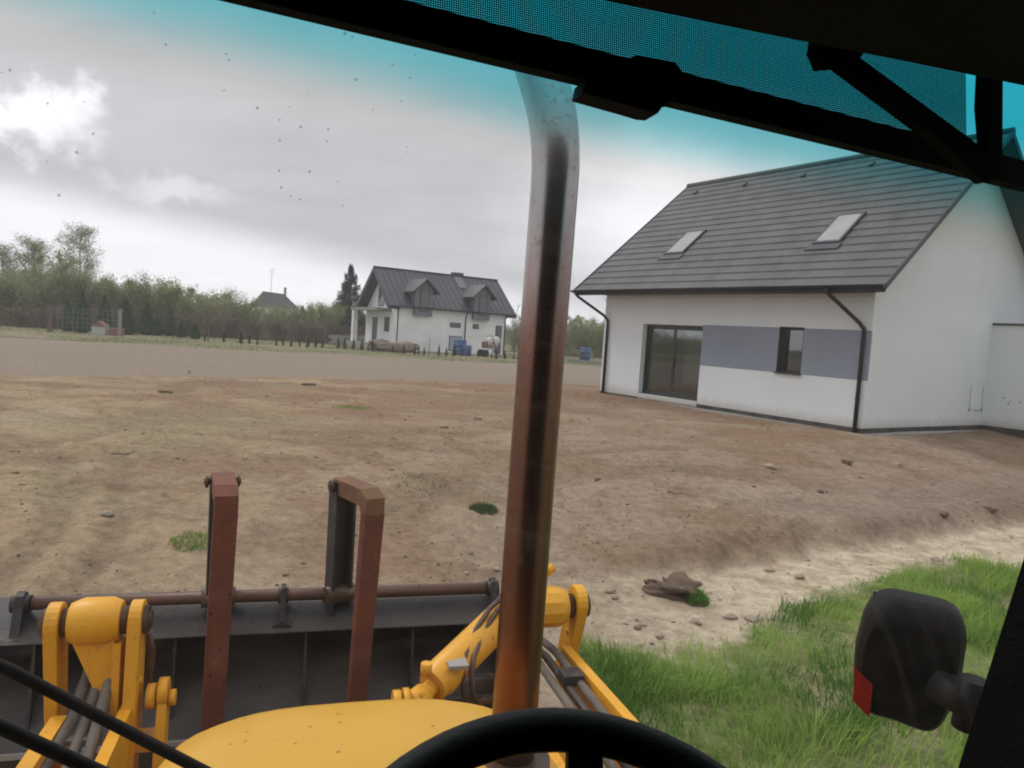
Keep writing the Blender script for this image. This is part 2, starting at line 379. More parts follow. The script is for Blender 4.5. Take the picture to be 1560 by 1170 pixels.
def raw_mesh(name, verts, faces_flat, per, tone=None):
    me = bpy.data.meshes.new(name)
    verts = np.asarray(verts, np.float32); nf = len(faces_flat) // per
    me.vertices.add(len(verts)); me.vertices.foreach_set('co', verts.ravel())
    me.loops.add(nf * per); me.loops.foreach_set('vertex_index', np.asarray(faces_flat, np.int32))
    me.polygons.add(nf); me.polygons.foreach_set('loop_start', np.arange(0, nf * per, per, dtype=np.int32))
    try: me.polygons.foreach_set('loop_total', np.full(nf, per, np.int32))
    except Exception: pass
    if tone is not None:
        at = me.attributes.new('tone', 'FLOAT', 'POINT'); at.data.foreach_set('value', np.asarray(tone, np.float32))
    me.update(calc_edges=True)
    return me

# ------------------------------------------------------------------ ground
def sstep(v, a, b):
    t = np.clip((v - a) / (b - a), 0, 1); return t * t * (3 - 2 * t)
_rng = np.random.RandomState(11)
_LAT = _rng.rand(256, 256).astype(np.float64)
def vnoise(x, y):
    xi = np.floor(x).astype(int); yi = np.floor(y).astype(int); fx = x - xi; fy = y - yi
    fx = fx * fx * (3 - 2 * fx); fy = fy * fy * (3 - 2 * fy)
    g = lambda i, j: _LAT[i & 255, j & 255]
    return (g(xi, yi) * (1 - fx) + g(xi + 1, yi) * fx) * (1 - fy) + (g(xi, yi + 1) * (1 - fx) + g(xi + 1, yi + 1) * fx) * fy
def fbm(x, y, o=5, gain=.5):
    s = 0; a = 1; t = 0
    for k in range(o):
        s = s + a * (vnoise(x * 2 ** k + 17.3 * k, y * 2 ** k + 9.1 * k) - .5); t += a; a *= gain
    return s / t * 2
def bank_s(x, y):
    return (x - 2.45) * -.508 + (y - 7.3) * .861 - .15 + .22 * fbm(x * .9, y * .9, 3) + .10 * fbm(x * 4, y * 4, 3)
def field_near(x): return np.interp(x, [-40, -11.3, -6.8, 0, 3.1, 12, 40], [6, 16.2, 20.2, 24.5, 25.5, 28, 34])
def field_far(x): return np.interp(x, [-120, -25.1, -14.6, -.1, 6.2, 40], [-12, 36, 42.9, 49.3, 52.5, 68])
def grass_line(x): return np.interp(x, [-2, .35, .5, 1.66, 2.0, 2.44, 3.64, 5.2, 5.9, 8, 12, 30], [1, 3, 5.1, 5.2, 5.8, 6.35, 7.2, 8.35, 7.9, 8.6, 12, 20])
def zones(x, y):
    s = bank_s(x, y)
    wob = .25 * fbm(x * 1.3, y * 1.3, 4)
    grass = sstep(grass_line(x) + wob * 1.2 + .18 * fbm(x * 5, y * 5, 3) - y, -.22, .30) * sstep(x, .25, .6)
    field = sstep(y - field_near(x) + 1.2 * fbm(x * .5, y * .5, 4), -.3, .5) * (1 - sstep(y - field_far(x) + .6 * fbm(x * .4, y * .4, 3), -.5, .4))
    meadow = sstep(y - field_far(x) + .6 * fbm(x * .4, y * .4, 3), -.5, .4)
    sand = (1 - sstep(s, -.15, .25)) * sstep(x, -.8, 1.6) * (1 - grass)
    dirt = np.clip(1 - grass - field - meadow - sand, 0, 1)
    return s, grass, field, meadow, sand, dirt
def tracks(x, y):
    """shallow blade and wheel marks pressed into the yard"""
    h = 0 * x
    for (cx, cy, rad, wd, dep, a0, a1) in ((-9, 4.5, 5.4, .16, .035, -20, 62), (-9, 4.5, 5.9, .12, .03, -10, 55), (-7.5, 9.5, 2.2, .14, .03, -60, 40),
                                           (6, 2, 9.2, .30, .022, 95, 150), (6.3, 2.6, 9.9, .20, .018, 90, 140), (-1, 18, 6.5, .25, .02, 190, 330), (-3, 19, 9.0, .2, .02, 200, 320)):
        r = np.hypot(x - cx, y - cy) - rad; a = np.degrees(np.arctan2(y - cy, x - cx)) % 360
        a0 %= 360; a1 %= 360
        ins = ((a - a0) % 360) < ((a1 - a0) % 360)
        fade = np.minimum(1, np.minimum((a - a0) % 360, (a1 - a) % 360) / 8)
        h += ins * fade * (-dep * np.exp(-(r / wd) ** 2) + dep * .7 * np.exp(-((np.abs(r) - wd * 2) / (wd * .7)) ** 2)) * (.6 + .8 * vnoise(x * 5, y * 5))
    return h
def height(x, y, detail=True):
    x = np.asarray(x, float); y = np.asarray(y, float)
    s, grass, field, meadow, sand, dirt = zones(x, y)
    wr = sstep(x, .3, 2.2) * (1 - sstep(x, 9, 13))
    z = -.6 + .6 * ((1 - wr) * sstep(s, -1.5, 5.2) + wr * (.42 * sstep(s, -.05, .45) + .58 * sstep(s, .2, 4.2)))
    back = 1 - sstep(y, -6, 2); z = z * (1 - back) + -.6 * back
    right = sstep(x, 12, 20) * 0
    z = z - .363 * sstep(y, 26, 48)
    if detail:
        # keep the strip round the house level
        t = R(34.052); dx = x - 7.463; dy = y - 15.569
        u = -math.sin(t) * dx + math.cos(t) * dy; v = math.cos(t) * dx + math.sin(t) * dy
        near_house = sstep(-np.maximum(np.maximum(-u, u - 8.5), np.maximum(-v, v - 7.8)), -.6, -.1)
        d1 = .040 * fbm(x * .45, y * .45, 4) + .010 * fbm(x * 1.0 + y * .7, y * 2.6 - x * .8, 4) + .010 * fbm(x * 2.6, y * 2.6, 4)
        rid = 1 - np.abs(fbm(x * 1.1 + 5, y * 2.9, 4)) * 2.2
        d1 = d1 + .004 * rid * np.clip(rid, 0, 1) + tracks(x, y) * .75 + .010 * fbm(x * 11, y * 11, 4, .7)
        lump = np.clip(fbm(x * 6.5 + 40, y * 6.5, 3) - .26, 0, 1) * .16 * sstep(fbm(x * .7 + 5, y * .7, 3), -.05, .3)
        z = z + dirt * (d1 + lump) * (1 - near_house * .85) + sand * (.018 * fbm(x * 2, y * 2, 5) + .012 * fbm(x * 12, y * 12, 3) + lump * .4)
        z = z + field * (.012 * fbm(x * .4, y * .4, 3) + .006 * fbm(x * 5, y * 5, 3)) + grass * (.05 * fbm(x * 1.6, y * 1.6, 4) + .03) + meadow * .08 * fbm(x * .3, y * .3, 4)
        z = z + .02 * near_house * (1 - grass)
    return z
def gz(x, y): return float(height(np.array([x]), np.array([y]))[0])

N = 900
def axis_pts(a, ext, n, c): 
    t = np.linspace(-math.asinh(ext / a), math.asinh(ext / a), n); return c + a * np.sinh(t)
gx = axis_pts(4.0, 700, N, .5); gy = axis_pts(4.5, 800, N, 7.5)
X, Y = np.meshgrid(gx, gy)
Z = height(X, Y)
far = sstep(np.hypot(X, Y), 120, 700); Z = Z + far * 2.5 * (1 + fbm(X / 160, Y / 160, 3))
gv = np.stack([X.ravel(), Y.ravel(), Z.ravel()], 1)
ii = np.arange(N * N).reshape(N, N)
gf = np.stack([ii[:-1, :-1], ii[:-1, 1:], ii[1:, 1:], ii[1:, :-1]], -1).reshape(-1)
gme = raw_mesh('ground', gv, gf, 4)
gme.polygons.foreach_set('use_smooth', np.ones(len(gme.polygons), bool))
s_, Gg, Ff, Mm, Ss, Dd = zones(X, Y)
c3 = lambda r, g, b: np.array([r, g, b])
n_a = (fbm(X * .35, Y * .35, 4) * .5 + .5)[..., None]; n_b = (fbm(X * .9 + 30 + Y * .3, Y * 1.0 - X * .2, 5) * .5 + .5)[..., None]; n_c = (fbm(X * 5, Y * 5, 4) * .5 + .5)[..., None]
def mixc(a, b, f): return a * (1 - f) + b * f
tan = c3(.335, .25, .155); brown = c3(.24, .162, .102); reddish = c3(.25, .15, .092); pinkgrey = c3(.29, .218, .16); olive = c3(.255, .215, .13)
lx = sstep(X, -5, 1.5)[..., None]
dcol = mixc(tan, pinkgrey, lx)
dcol = mixc(dcol, brown, sstep(n_b, .40, .62) * .85)
n_d = (fbm(X * 1.6 + Y * .5 + 9, Y * 2.3 - X * .8, 5) * .5 + .5)[..., None]
dcol = mixc(dcol, c3(.20, .14, .095), sstep(n_d, .57, .72) * .5)
dmp = sstep((fbm(X * .42 + 77, Y * .55 + 21, 5) * .5 + .5)[..., None], .54, .68); dcol = mixc(dcol, c3(.195, .13, .085), dmp * .6)
trk = np.clip(-tracks(X, Y) / .02, 0, 1)[..., None]; dcol = mixc(dcol, c3(.20, .145, .098), trk * .65)
farred = (sstep(Y, 10, 15) * (1 - sstep(np.abs(X - 0), 4, 9)))[..., None]
dcol = mixc(dcol, reddish, np.clip(farred * sstep(n_a + n_c * .3, .45, .85) * .8, 0, 1))
dcol = mixc(dcol, olive, sstep((fbm(X * .5 + 70, Y * .5, 4) * .5 + .5)[..., None], .56, .72) * (1 - lx) * .55)
dcol = mixc(dcol, c3(.42, .345, .245), sstep((fbm(X * .6 + 10, Y * .9 + 50, 5) * .5 + .5)[..., None], .56, .78) * .4)
bankdark = (np.exp(-((s_ - .75) / .75) ** 2) * sstep(X, 1.8, 4.2))[..., None]
dcol = mixc(dcol, c3(.19, .145, .115), bankdark * (.5 + .5 * n_c) * .7)
scol = mixc(c3(.52, .44, .32), c3(.40, .32, .225), sstep(n_c, .45, .7)); scol = mixc(scol, c3(.33, .26, .195), (1 - sstep(X, .5, 3.2))[..., None] * .6)
fcol = mixc(c3(.275, .222, .172), c3(.25, .198, .15), n_a)
mcol = mixc(c3(.19, .195, .10), c3(.25, .215, .14), sstep(n_a, .4, .65)); mcol = mixc(mcol, c3(.24, .20, .14), sstep(n_b, .55, .7) * .6)
gcol = mixc(c3(.15, .18, .065), c3(.28, .24, .14), sstep(n_c, .48, .66) * .8)
colr = dcol * Dd[..., None] + scol * Ss[..., None] + fcol * Ff[..., None] + mcol * Mm[..., None] + gcol * Gg[..., None]
farmead = sstep(np.hypot(X, Y), 100, 200)[..., None]; colr = mixc(colr, c3(.10, .13, .06), farmead)
ca = gme.color_attributes.new('soil', 'FLOAT_COLOR', 'POINT')
ca.data.foreach_set('color', np.concatenate([colr.reshape(-1, 3), np.ones((N * N, 1))], 1).astype(np.float32).ravel())
def ground_b(t, b, oc):
    at = t.node('ShaderNodeAttribute', attribute_name='soil').outputs['Color']
    f1 = t.noise(oc, 9, 8, .7); f2 = t.noise(t.mapping(oc, (1, 2.4, 1), (0, 0, R(15))), 3, 7, .65, .6)
    k = t.math('ADD', t.smooth(f1, .25, .75, .72, 1.24), t.smooth(f2, .3, .7, -.08, .08))
    k = t.math('ADD', k, t.smooth(t.noise(oc, 38, 6, .75), .3, .7, -.16, .16))
    col = t.mix(1., at, t.comb(k, k, k), 'MULTIPLY')
    v = t.node('ShaderNodeTexVoronoi'); t.l.new(oc, v.inputs['Vector']); v.inputs['Scale'].default_value = 26
    sp = t.math('MULTIPLY', t.math('LESS_THAN', v.outputs['Distance'], .14), t.math('GREATER_THAN', t.noise(oc, 6, 3), .56))
    col = t.mix(t.math('MULTIPLY', sp, .35), col, (.08, .055, .04))
    t.put(b.inputs['Base Color'], col)
    bn = t.node('ShaderNodeBump'); bn.inputs['Strength'].default_value = .75; bn.inputs['Distance'].default_value = .03
    h = t.math('ADD', t.noise(oc, 14, 8, .7), t.math('MULTIPLY', f2, .8)); t.l.new(h, bn.inputs['Height']); t.l.new(bn.outputs[0], b.inputs['Normal'])
M['ground'] = material('bare_soil', rough=.95, spec=.15, builder=ground_b)
ground = link('ground', gme, M['ground']); tag(ground, kind='structure')

# crumbs of soil and pebbles over the yard
def scatter_lumps(name, n, rx, ry, size, mat, seed, zone):
    rs = np.random.RandomState(seed); V = []; F = []; base = 0
    px = rs.uniform(*rx, n * 3); py = ry[0] + (ry[1] - ry[0]) * rs.rand(n * 3) ** 1.6
    s, g, f, m, sa, d = zones(px, py)
    keep = (rs.rand(len(px)) < (d if zone == 'dirt' else sa + d * .3)) & (vnoise(px * .8 + 3, py * .8) + .25 * rs.rand(len(px)) > .52)
    px = px[keep][:n]; py = py[keep][:n]; pz = height(px, py)
    oct_ = np.array([(1, 0, 0), (0, 1, 0), (-1, 0, 0), (0, -1, 0), (0, 0, 1), (0, 0, -1), (.7, .7, .5), (-.7, .6, .5), (-.6, -.7, .5), (.6, -.7, .5)], float)
    tr = np.array([(0, 6, 4), (6, 1, 4), (1, 7, 4), (7, 2, 4), (2, 8, 4), (8, 3, 4), (3, 9, 4), (9, 0, 4), (0, 5, 1), (1, 5, 2), (2, 5, 3), (3, 5, 0), (0, 1, 6), (1, 2, 7), (2, 3, 8), (3, 0, 9)])
    k = len(px)
    sz = size * np.exp(rs.normal(0, .5, k))
    v = oct_[None] * (1 + rs.uniform(-.35, .35, (k, 10, 1))) * sz[:, None, None] * np.stack([rs.uniform(.7, 1.4, k), rs.uniform(.7, 1.3, k), rs.uniform(.4, .8, k)], 1)[:, None]
    an = rs.uniform(0, 6.28, k); c, s2 = np.cos(an)[:, None], np.sin(an)[:, None]
    v = np.stack([v[..., 0] * c - v[..., 1] * s2, v[..., 0] * s2 + v[..., 1] * c, v[..., 2]], -1)
    v += np.stack([px, py, pz], 1)[:, None]
    f = tr[None] + (np.arange(k) * 10)[:, None, None]
    me = raw_mesh(name, v.reshape(-1, 3), f.reshape(-1), 3)
    return link(name, me, mat)
tag(scatter_lumps('soil_crumbs', 5200, (-9, 12), (4, 22), .008, M['clod'], 3, 'dirt'), kind='stuff')
tag(scatter_lumps('gravel', 1100, (-7, 10), (4.6, 17), .012, M['stone'], 5, 'sand'), kind='stuff')

# ------------------------------------------------------------------ grass
def blades(px, py, pz, hgt, wid, lean, rs, tone, comb=0):
    n = len(px); an = rs.uniform(0, 2 * PI, n); la = rs.uniform(0, 2 * PI, n)
    if comb: la = 7 * fbm(px * 2.2 + 11, py * 2.2 + 3, 2) * comb + rs.normal(0, .9, n)
    wx, wy = np.cos(an) * wid, np.sin(an) * wid; lx_, ly_ = np.cos(la) * lean * hgt, np.sin(la) * lean * hgt
    P = np.stack([px, py, pz], 1)
    b0 = P + np.stack([wx, wy, 0 * wx], 1); b1 = P - np.stack([wx, wy, 0 * wx], 1)
    m0 = P + np.stack([wx * .7 + lx_ * .35, wy * .7 + ly_ * .35, hgt * .6], 1); m1 = P + np.stack([-wx * .7 + lx_ * .35, -wy * .7 + ly_ * .35, hgt * .6], 1)
    tp = P + np.stack([lx_, ly_, hgt * np.sqrt(np.maximum(.1, 1 - lean ** 2 * .6))], 1)
    v = np.stack([b0, b1, m0, m1, tp], 1)
    f = np.array([(0, 1, 3), (0, 3, 2), (2, 3, 4)])[None] + (np.arange(n) * 5)[:, None, None]
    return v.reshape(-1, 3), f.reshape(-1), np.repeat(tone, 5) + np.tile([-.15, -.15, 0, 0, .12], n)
rs = np.random.RandomState(21)
n = 330000
px = rs.uniform(.2, 9.5, n); py = rs.uniform(1.2, 10, n)
_, g_, *_r = zones(px, py)
dens = fbm(px * 1.5 + 3, py * 1.5, 4) * .5 + .5
bare = sstep(fbm(px * .9 + 31, py * .9 + 12, 4), .06, .34)
keep = (rs.rand(n) < g_ * np.clip((dens - .20) * 2.4, .08, 1) * (1 - .8 * bare)) & (rs.rand(n) < np.clip(1.25 - np.hypot(px, py) / 14, .3, 1))
px, py, dens = px[keep], py[keep], dens[keep]
edge = sstep(grass_line(px) - py, 0, .5)
hg = (.045 + .22 * dens ** 2 * (.55 + edge * .6)) * rs.uniform(.45, 1.35, len(px)) * (1 + .8 * sstep(fbm(px * .9 + 9, py * .9 + 4, 3), .05, .5))
tone = np.clip(.50 + fbm(px * 1.3, py * 1.3, 4) * 1.9 + rs.uniform(-.35, .4, len(px)), 0, 1.25)
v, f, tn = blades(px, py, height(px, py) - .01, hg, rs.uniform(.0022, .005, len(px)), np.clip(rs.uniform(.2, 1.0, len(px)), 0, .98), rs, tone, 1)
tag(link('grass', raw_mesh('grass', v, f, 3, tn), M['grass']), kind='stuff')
# meadow strip beyond the field
n = 160000
px = rs.uniform(-70, 32, n); py = rs.uniform(20, 72, n)
_, g_, f_, m_, *_r = zones(px, py)
keep = (rs.rand(n) < m_) & (fbm(px * .25, py * .25, 4) + rs.uniform(-.3, .35, n) > -.05)
px, py = px[keep], py[keep]
v, f, tn = blades(px, py, height(px, py) - .02, rs.uniform(.03, .13, len(px)), rs.uniform(.008, .02, len(px)), rs.uniform(.1, .8, len(px)), rs,
                  np.clip(.45 + fbm(px * .3, py * .3, 3) + rs.uniform(-.3, .3, len(px)), 0, 1))
tag(link('meadow_grass', raw_mesh('meadow_grass', v, f, 3, tn), M['dry_grass']), kind='stuff')
def tuft(x, y, r, n, h, label, seed, mat='grass'):
    q = np.random.RandomState(seed); a = q.uniform(0, 6.28, n); d = r * np.sqrt(q.rand(n))
    X_ = x + np.cos(a) * d; Y_ = y + np.sin(a) * d
    v, f, tn = blades(X_ - x, Y_ - y, height(X_, Y_) - gz(x, y) - .01, h * q.uniform(.5, 1.2, n) * (1.15 - d / r * .6), q.uniform(.002, .0045, n), q.uniform(.2, .95, n), q, np.clip(q.rand(n) * .8, 0, 1))
    o = link('grass_tuft', raw_mesh('grass_tuft', v, f, 3, tn), M[mat]); o.location = (x, y, gz(x, y))
    tag(o, label, 'grass tuft', 'grass tufts on the bare yard'); return o
tuft(-2.66, 6.25, .19, 420, .085, 'low bright grass tuft on the bare soil just left of the left pallet fork', 1)
tuft(-1.66, 5.25, .10, 260, .11, 'small bright green tuft between the two pallet forks above the bucket tube', 2)
tuft(-.22, 7.95, .16, 800, .10, 'dark green turf tuft on the yard just left of the exhaust pipe', 3, 'thuja')
tuft(-3.05, 14.3, .40, 500, .07, 'flat faint green patch of grass far out on the yard below the far house', 4)
tuft(-1.0, 8.6, .38, 260, .09, 'sparse yellow green grass wisps on the yard behind the right pallet fork', 5, 'dry_grass')

# ------------------------------------------------------------------ lumps: stones and sods, each its own thing
def rock_mesh(name, seed, sub=3, amp=.35, flat=.6, stretch=1.2):
    b = bmesh.new(); bmesh.ops.create_icosphere(b, subdivisions=sub, radius=1.); q = random.Random(seed)
    off = Vector((q.uniform(0, 50), q.uniform(0, 50), q.uniform(0, 50)))
    from mathutils import noise as mn
    for v in b.verts:
        d = mn.noise(v.co * 1.1 + off) * amp * 1.2 + mn.noise(v.co * 2.7 + off) * amp * .6 + mn.noise(v.co * 7 + off) * amp * .22
        v.co = Vector((v.co.x * stretch, v.co.y, v.co.z * flat)) * (1 + d)
    me = bpy.data.meshes.new(name); b.to_mesh(me); b.free()
    for p in me.polygons: p.use_smooth = True
    return me
rocks = [rock_mesh('stone', i) for i in range(3)]
stones = [(.55, 5.0, .055, 'pale knobbly stone on the yard just right of the exhaust pipe above the grass', ), (1.62, 5.86, .05, 'pale round stone lying right below the turf sod, leftmost of three'),
          (1.95, 6.02, .05, 'pale flat stone at the right foot of the turf sod, middle of three'), (2.12, 6.02, .055, 'pale stone at the right foot of the turf sod, rightmost of three'),
          (.98, 6.35, .05, 'small tan stone left of the turf sod'), (4.05, 11.3, .085, 'flat whitish stone alone on the yard in front of the house wall'),
          (3.0, 7.25, .05, 'small pale stone on the top edge of the earth bank'), (2.8, 6.5, .04, 'brown lump of earth on the sand right of the turf sod'),
          (4.9, 8.2, .06, 'brown stone at the foot of the bank on the sand strip'), (2.75, 7.4, .045, 'white stone half buried at the crest of the bank'),
          (-3.6, 6.6, .06, 'tan stone on the soil left of the pallet forks')]
for i, (x, y, r, lab) in enumerate(stones):
    o = link('stone', rocks[i % 3], M['stone'] if 'brown' not in lab else M['clod']); o.location = (x, y, gz(x, y) + r * .2); o.scale = (r, r * .8, r * .8); o.rotation_euler = (0, 0, i * 1.7)
    tag(o, lab, 'stone', 'stones lying on the yard')
clods = [(-1.05, 12.2, .07, 'dark clod of earth alone in the middle of the yard'), (5.6, 12.1, .10, 'dark clod on the yard in front of the house corner'), (5.9, 9.8, .09, 'dark clod below the white gable on the bank'),
         (-7.0, 14.9, .13, 'low dark clod on the far left edge of the rough yard'), (-.6, 13.8, .09, 'dark clod on the reddish soil left of the exhaust pipe'), (4.4, 10.2, .07, 'small dark clod between the house and the bank'),
         (-5.2, 18.9, .14, 'wide dark clod where the smooth field begins'), (6.9, 10.4, .10, 'dark clod on the bank at the right edge of the yard'), (1.2, 9.6, .06, 'little dark clod on the yard right of the exhaust pipe')]
crocks = [rock_mesh('soil_clod', 20 + i, 3, .6, .5, 1.3) for i in range(2)]
for i, (x, y, r, lab) in enumerate(clods):
    o = link('soil_clod', crocks[i % 2], M['clod']); o.location = (x, y, gz(x, y) + r * .1); o.scale = (r * .75, r * .65, r * .7); o.rotation_euler = (0, 0, i * 2.1)
    tag(o, lab, 'clod', 'dark clods on the yard')
for i, (x, y, a, ln, lab) in enumerate(((-.9, 11.6, 20, .30, 'thin dark root lying on the reddish soil left of the exhaust pipe'), (-.25, 11.0, -35, .24, 'short pale twig on the reddish soil just left of the exhaust pipe'),
                                       (2.1, 9.2, -20, .26, 'thin dark twig on the yard between the exhaust pipe and the bank'), (1.6, 11.8, 15, .22, 'small twig on the yard below the terrace door'), (-4.4, 8.4, 60, .3, 'thin dark root on the tan soil at the left'))):
    b = MB(); q_ = random.Random(i + 40); pts_ = [(ln * (k / 5 - .5), q_.uniform(-.03, .03), .012 + q_.uniform(0, .03)) for k in range(6)]
    b.tube(pts_, [.008, .009, .008, .007, .006, .003], 5); o = b.build('twig', M['clod'] if 'dark' in lab else M['stone']); o.location = (x, y, gz(x, y)); o.rotation_euler = (0, 0, R(a)); tag(o, lab, 'twig', 'roots and twigs on the yard')
# the overturned sod with grass hanging from its right end
sod = empty('turf_sod', (1.62, 6.42, gz(1.62, 6.42)), R(-38), 'overturned brown sod with green grass at its right end lying near the sand', 'turf sod')
o = link('soil', rock_mesh('soil', 55, 5, 1.0, .6, 1.7), M['clod'], sod); o.scale = (.14, .11, .13); o.location = (-.06, 0, .07)
q = np.random.RandomState(9); nn = 900; a = q.uniform(0, 6.28, nn); d = .11 * np.sqrt(q.rand(nn))
v, f, tn = blades(.15 + np.cos(a) * d * .9, np.sin(a) * d, .09 - (d / .11) ** 2 * .09, q.uniform(.03, .08, nn), q.uniform(.002, .004, nn), q.uniform(.5, .98, nn), q, q.rand(nn) * .6)
link('grass', raw_mesh('sod_grass', v, f, 3, tn), M['grass'], sod)

# ------------------------------------------------------------------ the near house
HA = R(90 + 34.052)                          # local x = along the long facade (away from the gable corner), local y = -depth
house = empty('white_house', (7.463, 15.569, 0), R(34.052), 'large new white house with dark tiled roof, grey wall band and sliding terrace door', 'house')
# house frame: y = u (along the facade, away), x = v (depth), z up
L_, W_, E_, SL = 8.5, 7.79, 2.99, .8503
OE, OG1, OG2 = .694, .61, .724
def rz(v): return 3.092 + SL * (min(v, W_ - v) + OE)     # top of roof
wl = MB()
T = .35
def wall_prism(mb, pts, a, b, axis): return mb.prism(pts, a, b, axis)
dz1, dz2, du1, du2 = .17, 2.17, 4.6, 6.83
wz1, wz2, wu1, wu2 = 1.15, 2.22, 1.6, 2.26
ET = E_ + .02
# facade with its openings, in butted pieces
for (u0, u1, z0, z1) in ((0, wu1, -.25, ET), (wu1, wu2, -.25, wz1), (wu1, wu2, wz2, ET), (wu2, du1, -.25, ET), (du1, du2, -.25, dz1), (du1, du2, dz2, ET), (du2, L_, -.25, ET)):
    wl.box(0, T, u0, u1, z0, z1)
gp = [(T, -.25), (W_, -.25), (W_, rz(W_) - .10), (W_ / 2, rz(W_ / 2) - .10), (T, rz(T) - .10)]
wl.prism(gp, 0, T, 'y')
gz_ = lambda v: rz(v) - .10
wl.prism([(T, -.25), (3.2, -.25), (3.2, gz_(3.2)), (T, gz_(T))], L_ - T, L_, 'y')
wl.prism([(3.2, -.25), (4.4, -.25), (4.4, .28), (3.2, .28)], L_ - T, L_, 'y')
wl.prism([(3.2, 2.2), (4.4, 2.2), (4.4, gz_(4.4)), (W_ / 2, gz_(W_ / 2)), (3.2, gz_(3.2))], L_ - T, L_, 'y')
wl.prism([(4.4, -.25), (W_, -.25), (W_, gz_(W_)), (4.4, gz_(4.4))], L_ - T, L_, 'y')
wl.prism([(0, ET), (T, ET), (T, rz(T) - .10), (0, rz(0) - .10)], 0, T, 'y'); wl.prism([(0, ET), (T, ET), (T, rz(T) - .10), (0, rz(0) - .10)], L_ - T, L_, 'y')
# rear wall with a garden door opening seen through the sliding door
for (u0, u1, z0, z1) in ((T, 4.2, -.25, ET), (4.2, 6.6, -.25, .2), (4.2, 6.6, 2.3, ET), (6.6, L_ - T, -.25, ET)):
    wl.box(W_ - T, W_, u0, u1, z0, z1)
wl.build('wall', M['render'], house)
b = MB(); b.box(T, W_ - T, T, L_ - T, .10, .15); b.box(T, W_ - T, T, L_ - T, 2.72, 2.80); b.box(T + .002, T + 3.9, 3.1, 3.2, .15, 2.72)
b.build('room', M['room'], house)
b = MB(); b.box(-.0025, .03, .0, wu1 - .001, 1.14, 2.20); b.box(-.0025, .03, wu2 + .001, du1 - .001, 1.14, 2.20); b.build('grey_band', M['band'], house)
b = MB(); b.box(.02, .05, .0, L_, -.3, .0); b.b.clear()
b.box(-.012, .004, -.012, du1, -.28, .12); b.box(-.012, .004, du2, L_ + .012, -.28, .07); b.box(-.012, .004, du1, du2, -.28, .03)
b.box(.004, 5.36, -.012, .004, -.28, .125)
b.build('plinth', M['plinth'], house)
# roof: stepped tile courses
rf = MB(); nrow = 19
for side in (0, 1):
    for k in range(nrow):
        s0 = -OE + (W_ / 2 + OE) * k / nrow; s1 = -OE + (W_ / 2 + OE) * (k + 1) / nrow
        z0 = 3.092 + SL * (s0 + OE); z1 = 3.092 + SL * (s1 + OE)
        P = [(s0 - .012, z0 + .012), (s0 - .012, z0 - .028), (s1 + .02, z1 - .045), (s1 + .02, z1 - .002)]
        if side: P = [(W_ - a, c) for a, c in P]
        rf.prism(P, -OG1, L_ + OG2, 'y')
rf.tube([(W_ / 2, -OG1 - .02, rz(W_ / 2) + .0), (W_ / 2, L_ + OG2 + .02, rz(W_ / 2) + .0)], .085, 12)
roof = rf.build('roof', M['tile'], house)
b = MB()
for side in (0, 1):
    P = [(-OE + .03, 3.092 - .03), (-OE + .03, 3.092 - .11), (W_ / 2, rz(W_ / 2) - .16), (W_ / 2, rz(W_ / 2) - .075)]
    P = [(-OE + .03, 3.05), (-OE + .03, 2.97), (-.003, 2.97), (-.003, 3.03)] if False else P
    if side: P = [(W_ - a, c) for a, c in P]
    for (u0, u1) in ((-OG1 + .02, -.004), (L_ + .004, L_ + OG2 - .02)): b = MB(); b.prism(P, u0, u1, 'y'); b.build('soffit', M['soffit'], house)
b = MB(); b.box(-OE + .035, -.004, -.004, L_ + .004, 2.985, 3.02); b.build('eave_board', M['soffit'], house)
b = MB()
for side in (0, 1):
    for (u0, u1) in ((-OG1 - .018, -OG1 + .018), (L_ + OG2 - .018, L_ + OG2 + .018)):
        P = [(-OE - .02, 3.12), (-OE - .02, 2.99), (W_ / 2, rz(W_ / 2) - .12), (W_ / 2, rz(W_ / 2) + .03)]
        if side: P = [(W_ - a, c) for a, c in P]
        b = MB(); b.prism(P, u0, u1, 'y'); b.build('verge_board', M['verge'], house)
for v0 in (1.5, 2.15, 3.3):                   # purlin ends under the rake
    b = MB(); z = rz(v0) - .19; b.box(v0 - .06, v0 + .06, -.22, -.004, z - .13, z - .0); b.build('purlin_end', M['verge'], house)
# gutter and downpipes
b = MB()
b.build('eave_fascia', M['gutter'], house) if b.box(-OE + .0, -OE + .028, -OG1 + .02, L_ + OG2 - .02, 2.94, 3.05) else None
b = MB()
ga = [(math.cos(a) * .068, math.sin(a) * .068) for a in [PI + PI * i / 8 for i in range(9)]]; gi = [(math.cos(a) * .060, math.sin(a) * .060) for a in [2 * PI - PI * i / 8 for i in range(9)]]
b.prism([(-OE - .06 + x, 3.085 + z) for x, z in ga + gi], -OG1 + .0, L_ + OG2 + .04, 'y'); b.build('gutter', M['gutter'], house)
for (ug, up) in ((.63, .14), (9.05, 8.3)):
    b = MB(); xg = -OE - .06; xp = -.055
    b.tube([(xg, ug, 3.03), (xg, ug, 2.97), (xg + .05, ug - .03 * (1 if ug < 5 else 1), 2.9), (xp - .08, up + (.08 if ug > up else -.08), 2.36), (xp, up, 2.22), (xp, up, 2.05), (xp, up, .02)], .042, 12)
    p = b.build('downpipe', M['gutter'], house)
    for z in (1.9, .75):
        c = MB(); c.tube([(xp, up, z - .015), (xp, up, z + .015)], .052, 12); c.box(xp + .04, -.003, up - .012, up + .012, z - .012, z + .012); c.build('pipe_clip', M['gutter'], p)
